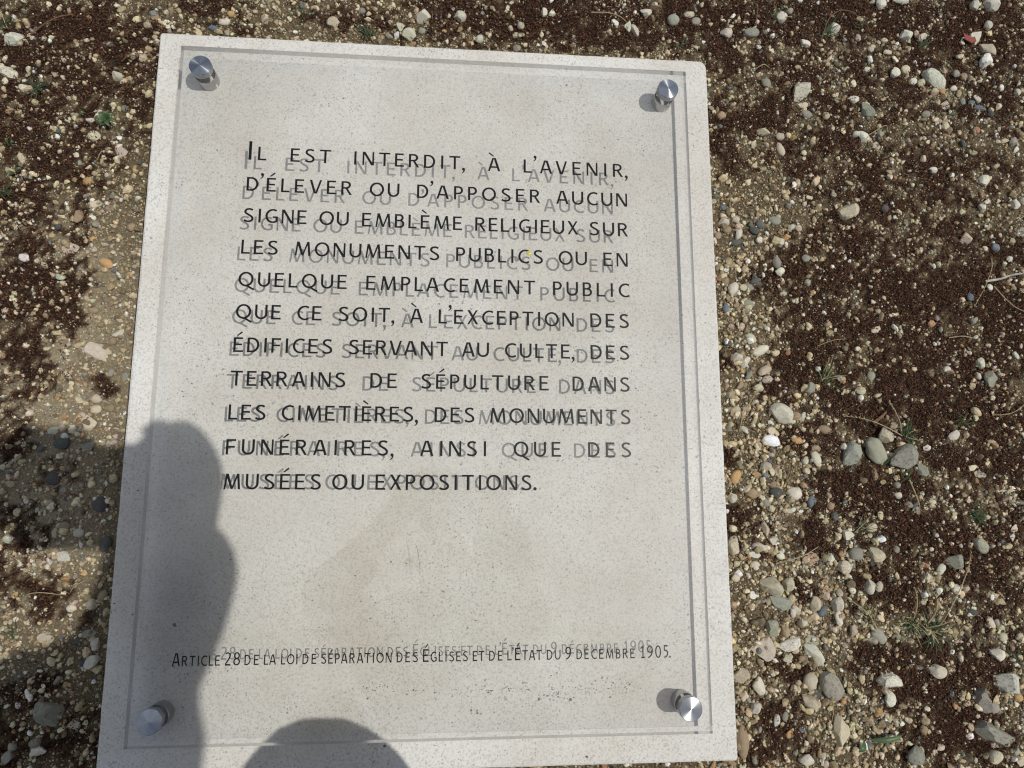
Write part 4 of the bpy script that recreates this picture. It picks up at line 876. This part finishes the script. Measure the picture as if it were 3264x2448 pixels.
def stem(pts, label, r=.0006, m=None, z=.007, seeds=0, name='dry_stem', cat='grass stem'):
    P = []
    for i, (c, x, y) in enumerate(pts):
        g = at(*C(c, x, y), .004); P.append(Vector((g[0], g[1], gz_(g[0], g[1]) + z * (.5 + math.sin(math.pi * i / max(1, len(pts) - 1))))))
    Q = []
    for i in range(len(P) - 1):
        for k in range(4): Q.append(P[i].lerp(P[i+1], k / 4) + Vector((0, 0, 0)))
    Q.append(P[-1]); rr = random.Random(len(label))
    # soften the corners
    for _ in range(2): Q = [Q[0]] + [(Q[i-1] + Q[i] * 2 + Q[i+1]) / 4 for i in range(1, len(Q) - 1)] + [Q[-1]]
    bm = tube(Q, r, r * .55, 6)
    if seeds:
        for k in range(seeds):
            i = len(Q) - 1 - int(k * .35 * len(Q) / seeds); c = Q[i] + Vector((rr.uniform(-.001, .001), rr.uniform(-.001, .001), .0006))
            t = tube([c, c + Vector((rr.uniform(-.002, .002), rr.uniform(.0006, .003), .0004))], .0007, .0002, 5, bm)
    o = obj(name, bm, m or M_DRY); tag(o, label, cat); return o
stem([(5, 2010, 10), (5, 1990, 80), (5, 1945, 200), (5, 1900, 325)], 'straight dry grass stem near the right border above mid height', .0006, seeds=8)
stem([(5, 2020, 195), (5, 2060, 275), (5, 2130, 340), (5, 2212, 360)], 'curved pale stem running off the right border', .0007)
stem([(5, 2010, 1030), (5, 2090, 1030), (5, 2150, 1000), (5, 2212, 960)], 'bowed dry stem at the right border beside moss', .0006)
stem([(5, 1735, 527), (5, 1800, 522), (5, 1900, 527)], 'short pale straw lying in the moss right of centre', .0008)
stem([(5, 1425, 1165), (5, 1330, 1120), (5, 1220, 1075), (5, 1140, 1050), (5, 1050, 1035)], 'dry seed stem reaching left from the grass tuft by grey stones', .0007, seeds=12)
stem([(5, 1420, 1150), (5, 1390, 1080), (5, 1360, 1010), (5, 1340, 945)], 'upright seed stem leaning over moss above the grass tuft', .0007, seeds=12)
stem([(5, 375, 1120), (5, 390, 1020), (5, 440, 940), (5, 485, 890)], 'thin bent straw by the slab beside the big angular stone', .0006)
stem([(5, 1475, 1450), (5, 1495, 1540), (5, 1520, 1620), (8, 1530, 20)], 'long straw running down from the lichened grey stones', .0008)
stem([(5, 880, 580), (5, 960, 550), (5, 1060, 535)], 'fine straw in the moss right of the seventh text line', .0005)
stem([(8, 610, 335), (8, 700, 305), (8, 790, 270), (8, 880, 225)], 'pale straw above the flat tan stone right of the slab', .0007)
stem([(8, 500, 560), (8, 540, 490), (8, 570, 430), (8, 585, 350)], 'forked straw lying over a cream stone near the slab', .0007)
stem([(8, 1660, 780), (8, 1730, 620), (8, 1790, 470), (8, 1840, 350), (8, 1870, 270)], 'long slanting dry stem above the spreading grass tuft', .0007, seeds=5)
stem([(8, 1510, 690), (8, 1505, 620), (8, 1500, 550), (8, 1505, 500)], 'short upright seed stem above the small grass tuft', .0007, seeds=8)
stem([(8, 1605, 720), (8, 1630, 640), (8, 1640, 560), (8, 1630, 530)], 'pale seed stem rising from the spreading grass tuft', .0008, seeds=10)
stem([(8, 1270, 760), (8, 1200, 660), (8, 1120, 600), (8, 1060, 550)], 'twisted straw left of the small grass tuft at lower right', .0007)
stem([(8, 968, 1060), (8, 966, 1180), (8, 970, 1300), (8, 965, 1400)], 'thin upright straw crossing the lichened grey stone', .0006)
stem([(8, 1700, 950), (8, 1728, 1030), (8, 1728, 1110)], 'brown stalk beside a white stone at lower right', .0007, M_BROWN)
stem([(3, 470, 0), (3, 480, 60), (3, 470, 120), (3, 475, 165)], 'brown upright stalk in moss above the slab\'s right corner', .0008, M_BROWN)
stem([(3, 900, 260), (3, 930, 130), (3, 1000, 92), (3, 1080, 110), (3, 1120, 135), (3, 1190, 125)], 'arched brown stem looping over stones at top right', .0006, M_BROWN)
stem([(3, 480, 435), (3, 520, 420), (3, 570, 425)], 'white straw lying just right of the slab\'s top corner', .0007)
stem([(3, 1200, 880), (3, 1260, 845), (3, 1310, 820), (3, 1330, 850)], 'hooked straw over a white stone level with the third line', .0006)
stem([(1, 200, 210), (1, 300, 165), (1, 400, 120), (1, 470, 85)], 'slanting brown straw in moss at top left', .0008, M_BROWN)
stem([(1, 1700, 160), (1, 1720, 140), (1, 1760, 110)], 'tiny straw in gravel above the slab\'s top left', .0006)
stem([(1, 630, 1035), (1, 670, 1000), (1, 720, 960)], 'short straw beside a beige flat stone at left', .0006)
stem([(1, 780, 385), (1, 860, 345), (1, 940, 335), (1, 1020, 340)], 'horizontal brown straw reaching the slab\'s left top edge', .0006, M_BROWN)
stem([(6, 165, 550), (6, 200, 525), (6, 290, 515), (6, 370, 530), (6, 420, 540)], 'looped straw in the sunlit gap of the left shadow', .0006)
stem([(6, 450, 520), (6, 500, 480), (6, 555, 440)], 'short straw pointing at the slab in the sunlit gap', .0006)
stem([(2, 1620, 85), (2, 1720, 100), (2, 1800, 120), (2, 1850, 140)], 'dry straw across moss above the slab near the right corner', .0007)
stem([(2, 0, 170), (2, 50, 205), (2, 85, 245)], 'thin brown straw meeting the top edge of the slab', .0006, M_BROWN)
stem([(2, 2110, 200), (2, 2150, 260), (2, 2200, 340)], 'brown straw beside the slab\'s top edge at right', .0006, M_BROWN)
stem([(5, 1245, 1080), (5, 1285, 1045), (5, 1325, 1010)], 'short reddish brown twig between the pebble and grass tuft', .0022, M_BROWN, .003, name='twig', cat='twig')
# root like white growth at the right border
stem([(5, 1970, 160), (5, 2060, 150), (5, 2120, 125), (5, 2212, 110)], 'knobbly white root at the right border', .0016, M_ROOT, .004, seeds=14, name='root', cat='root')
def scrap(c, x, y, pts, label):
    pts = [(a * .72, b * .72) for a, b in pts]
    g = at(*C(c, x, y), .006); bm = bmesh.new(); z = gz_(g[0], g[1]) + .006
    lo = [bm.verts.new((a, b, 0)) for a, b in pts]; hi = [bm.verts.new((a, b, .0012 + .2 * a)) for a, b in pts]
    bm.faces.new(lo[::-1]); bm.faces.new(hi); n = len(pts)
    for i in range(n): bm.faces.new((lo[i], lo[(i+1) % n], hi[(i+1) % n], hi[i]))
    o = obj('plastic_scrap', bm, M_RED); o.location = (g[0], g[1], z); tag(o, label, 'plastic scrap')
scrap(3, 1850, 245, [(-.006, .012), (-.001, .007), (.004, .004), (.010, -.001), (.012, .003), (.014, -.007), (.006, -.010), (.002, -.006), (-.004, -.002)], 'torn piece of red plastic beside white stones in the top right corner')

# ------------------------------------------------------------------ the photographer, whose shadow and reflection fall on the slab
M_SKIN = simple('skin', (.50, .30, .21), .5, vary=.08, vs=30); M_JACKET = simple('navy_jacket', (.035, .045, .075), .85, vary=.2, vs=60, bump=.3, bscale=80)
M_JEAN = simple('denim', (.05, .075, .13), .9, vary=.25, vs=200); M_SHOE = simple('brown_shoe', (.07, .045, .03), .5); M_HAIRB = simple('brown_hair', (.05, .03, .018), .6, vary=.4, vs=150)
M_CAMB = simple('camera_black', (.02, .02, .022), .4, bump=.2, bscale=600); M_LENS = simple('lens_glass', (.01, .012, .02), .05)
def skin(name, verts, edges, m, parent, root=0, sub=2):
    me = bpy.data.meshes.new(name); me.from_pydata([v[:3] for v in verts], [], []) if False else me.from_pydata([v[:3] for v in verts], edges, [])
    o = bpy.data.objects.new(name, me); COL.objects.link(o)
    sm = o.modifiers.new('s', 'SKIN'); sm.use_smooth_shade = True
    for i, v in enumerate(verts):
        r = v[3]; me.skin_vertices[0].data[i].radius = (r, r) if len(v) == 4 else (v[3], v[4])
        me.skin_vertices[0].data[i].use_root = (i == root)
    if sub: o.modifiers.new('d', 'SUBSURF').levels = sub
    dg = bpy.context.evaluated_depsgraph_get(); ev = o.evaluated_get(dg)
    nm = bpy.data.meshes.new_from_object(ev); nm.materials.clear(); nm.materials.append(m)
    bpy.data.objects.remove(o); bpy.data.meshes.remove(me)
    nm.polygons.foreach_set('use_smooth', np.full(len(nm.polygons), True))
    r_ = bpy.data.objects.new(name, nm); return link(r_, parent)
CX, CY, CZ = CAM
person = empty('person', (0, -.70, 0))
tag(person, 'person crouching below the slab in dark jacket, holding a camera over it', 'person')
def P(*v): return (v[0], v[1] + .70, *v[2:])
hl, hr = (CX - .085, CY - .005, CZ + .035), (CX + .090, CY + .005, CZ + .035)
elL, elR = (-.25, -.32, .86), (.121, -.212, .84)
shL, shR = (-.185, -.43, 1.09), (.150, -.365, 1.08)
wrL, wrR = (-.125, CY - .075, CZ + .03), (.111, -.170, CZ + .025)
body = [P(0, -.80, .66, .10, .12), P(0, -.70, .80, .10, .13), P(0, -.56, .94, .11, .15), P(-.0, -.47, 1.05, .09, .12), P(.0, -.36, 1.16, .052), P(.0, -.33, 1.21, .055),
        P(.0, -.30, 1.28, .088), P(.0, -.29, 1.35, .085), P(.0, -.30, 1.40, .05),
        P(*shL, .05), P(*elL, .04), P(*wrL, .03), P(*hl, .038), P(*shR, .05), P(*elR, .04), P(*wrR, .032), P(.104, -.138, .815, .050),
        P(-.10, -.80, .62, .08), P(-.17, -.46, .50, .055), P(-.14, -.64, .10, .04), P(.10, -.80, .62, .08), P(.10, -.42, .47, .055), P(.12, -.66, .10, .04),
        P(-.15, -.57, .05, .035), P(.13, -.59, .05, .035), P(hl[0] + .004, hl[1] + .03, hl[2], .034), P(.100, -.115, .815, .052), P(.090, -.092, .815, .046), P(.076, -.080, .815, .036)]
edges = [(0,1),(1,2),(2,3),(3,4),(4,5),(5,6),(6,7),(7,8),(3,9),(9,10),(10,11),(11,12),(3,13),(13,14),(14,15),(15,16),(0,17),(17,18),(18,19),(0,20),(20,21),(21,22),(19,23),(22,24),(12,25),(16,26),(26,27),(27,28)]
bd = skin('body', body, edges, M_SKIN, person)
jk = skin('jacket', [P(0, -.79, .70, .135, .16), P(0, -.70, .80, .13, .17), P(0, -.56, .94, .13, .18), P(0, -.47, 1.05, .11, .15), P(0, -.38, 1.12, .07),
     P(*shL, .078), P(*elL, .058), P(wrL[0]-.01, wrL[1]-.04, wrL[2]+.005, .042), P(*shR, .082), P(.137, -.290, .92, .060), P(*elR, .070), P(.108, -.165, .82, .050), P(.205, -.440, .99, .080)],
     [(0,1),(1,2),(2,3),(3,4),(3,5),(5,6),(6,7),(3,8),(8,9),(9,10),(10,11),(8,12)], M_JACKET, person, 0)
tr_ = skin('trousers', [P(0, -.80, .66, .125, .15), P(-.11, -.79, .62, .10), P(-.17, -.45, .50, .075), P(-.14, -.63, .14, .06), P(.11, -.79, .62, .10), P(.090, -.362, .47, .070), P(.12, -.65, .14, .06)],
     [(0,1),(1,2),(2,3),(0,4),(4,5),(5,6)], M_JEAN, person, 0)
for sx in (-.145, .125):
    skin('shoe', [P(sx, -.70, .045, .045, .04), P(sx, -.62, .05, .048, .045), P(sx * 1.03, -.53, .038, .045, .034), P(sx * 1.05, -.47, .032, .035, .026)], [(0,1),(1,2),(2,3)], M_SHOE, person, 0)
skin('hair', [P(0, -.365, 1.31, .07), P(0, -.335, 1.37, .085), P(0, -.29, 1.405, .07), P(0, -.25, 1.39, .04)], [(0,1),(1,2),(2,3)], M_HAIRB, person, 0)
# face: nose, eyes, mouth and ears on the head, which looks down at the camera
bmf = bmesh.new()
for (x, y, z, r) in ((0, -.208, 1.285, .013), (0, -.212, 1.272, .015), (-.032, -.225, 1.305, .012), (.032, -.225, 1.305, .012), (-.088, -.30, 1.30, .022), (.088, -.30, 1.30, .022)):
    g = bmesh.ops.create_icosphere(bmf, subdivisions=2, radius=r); bmesh.ops.translate(bmf, verts=g['verts'], vec=P(x, y, z)[:3])
obj('face_features', bmf, M_SKIN, person, True)
# fingers, closed on the sides of the camera
def finger(pts, r, name='finger'): skin(name, [P(*p, r * (1 - .12 * i)) for i, p in enumerate(pts)], [(i, i+1) for i in range(len(pts) - 1)], M_SKIN, person, 0, 2)
for s, (hx, hy, hz) in ((-1, hl), (1, hr)):
    for k, L in enumerate((.060, .072, .068, .054)):
        zz = hz + .022 - k * .015; y0 = hy + .001
        finger([(hx, y0 - .01, zz), (hx + s * .004, y0 + L * .35, zz + .002), (hx - s * .010, y0 + L * .65, zz), (hx - s * .032, y0 + L * .78 - .004 * k, zz - .003)], .0098)
    finger([(hx - s * .002, hy - .02, hz + .01), (hx - s * .020, hy - .030, hz + .025), (hx - s * .040, hy - .025, hz + .035), (hx - s * .052, hy - .012, hz + .038)], .011, 'thumb')
# the compact camera itself: its lens looks down from where the photograph was taken
camroot = empty('camera_in_hands', (CX, CY, CZ))
camroot.matrix_world = m4
tag(camroot, 'compact black camera held in both hands over the slab', 'camera')
bm = bmesh.new(); box(bm, -.062, .060, -.062, .042, .020, .060); bmesh.ops.bevel(bm, geom=bm.edges[:], offset=.006, segments=3, affect='EDGES'); obj('camera_body', bm, M_CAMB, camroot)
bm = bmesh.new(); box(bm, -.078, .012, .030, .064, .022, .058); bmesh.ops.bevel(bm, geom=bm.edges[:], offset=.012, segments=4, affect='EDGES'); obj('shadow_fill_hump', bm, M_CAMB, camroot)  # added block on the camera, shaped to fill out its cast shadow
bm = lathe([(.0215, .021), (.0215, .008), (.020, .0072), (.016, .0072), (.015, .010)]); obj('lens_barrel', bm, M_CAMB, camroot, True)
bm = lathe([(.015, .0101), (.008, .0095), (0, .0092)]); bm2 = obj('lens_glass', bm, M_LENS, camroot, True)
for o in (camroot,): pass
# keep the viewpoint itself just in front of the lens glass
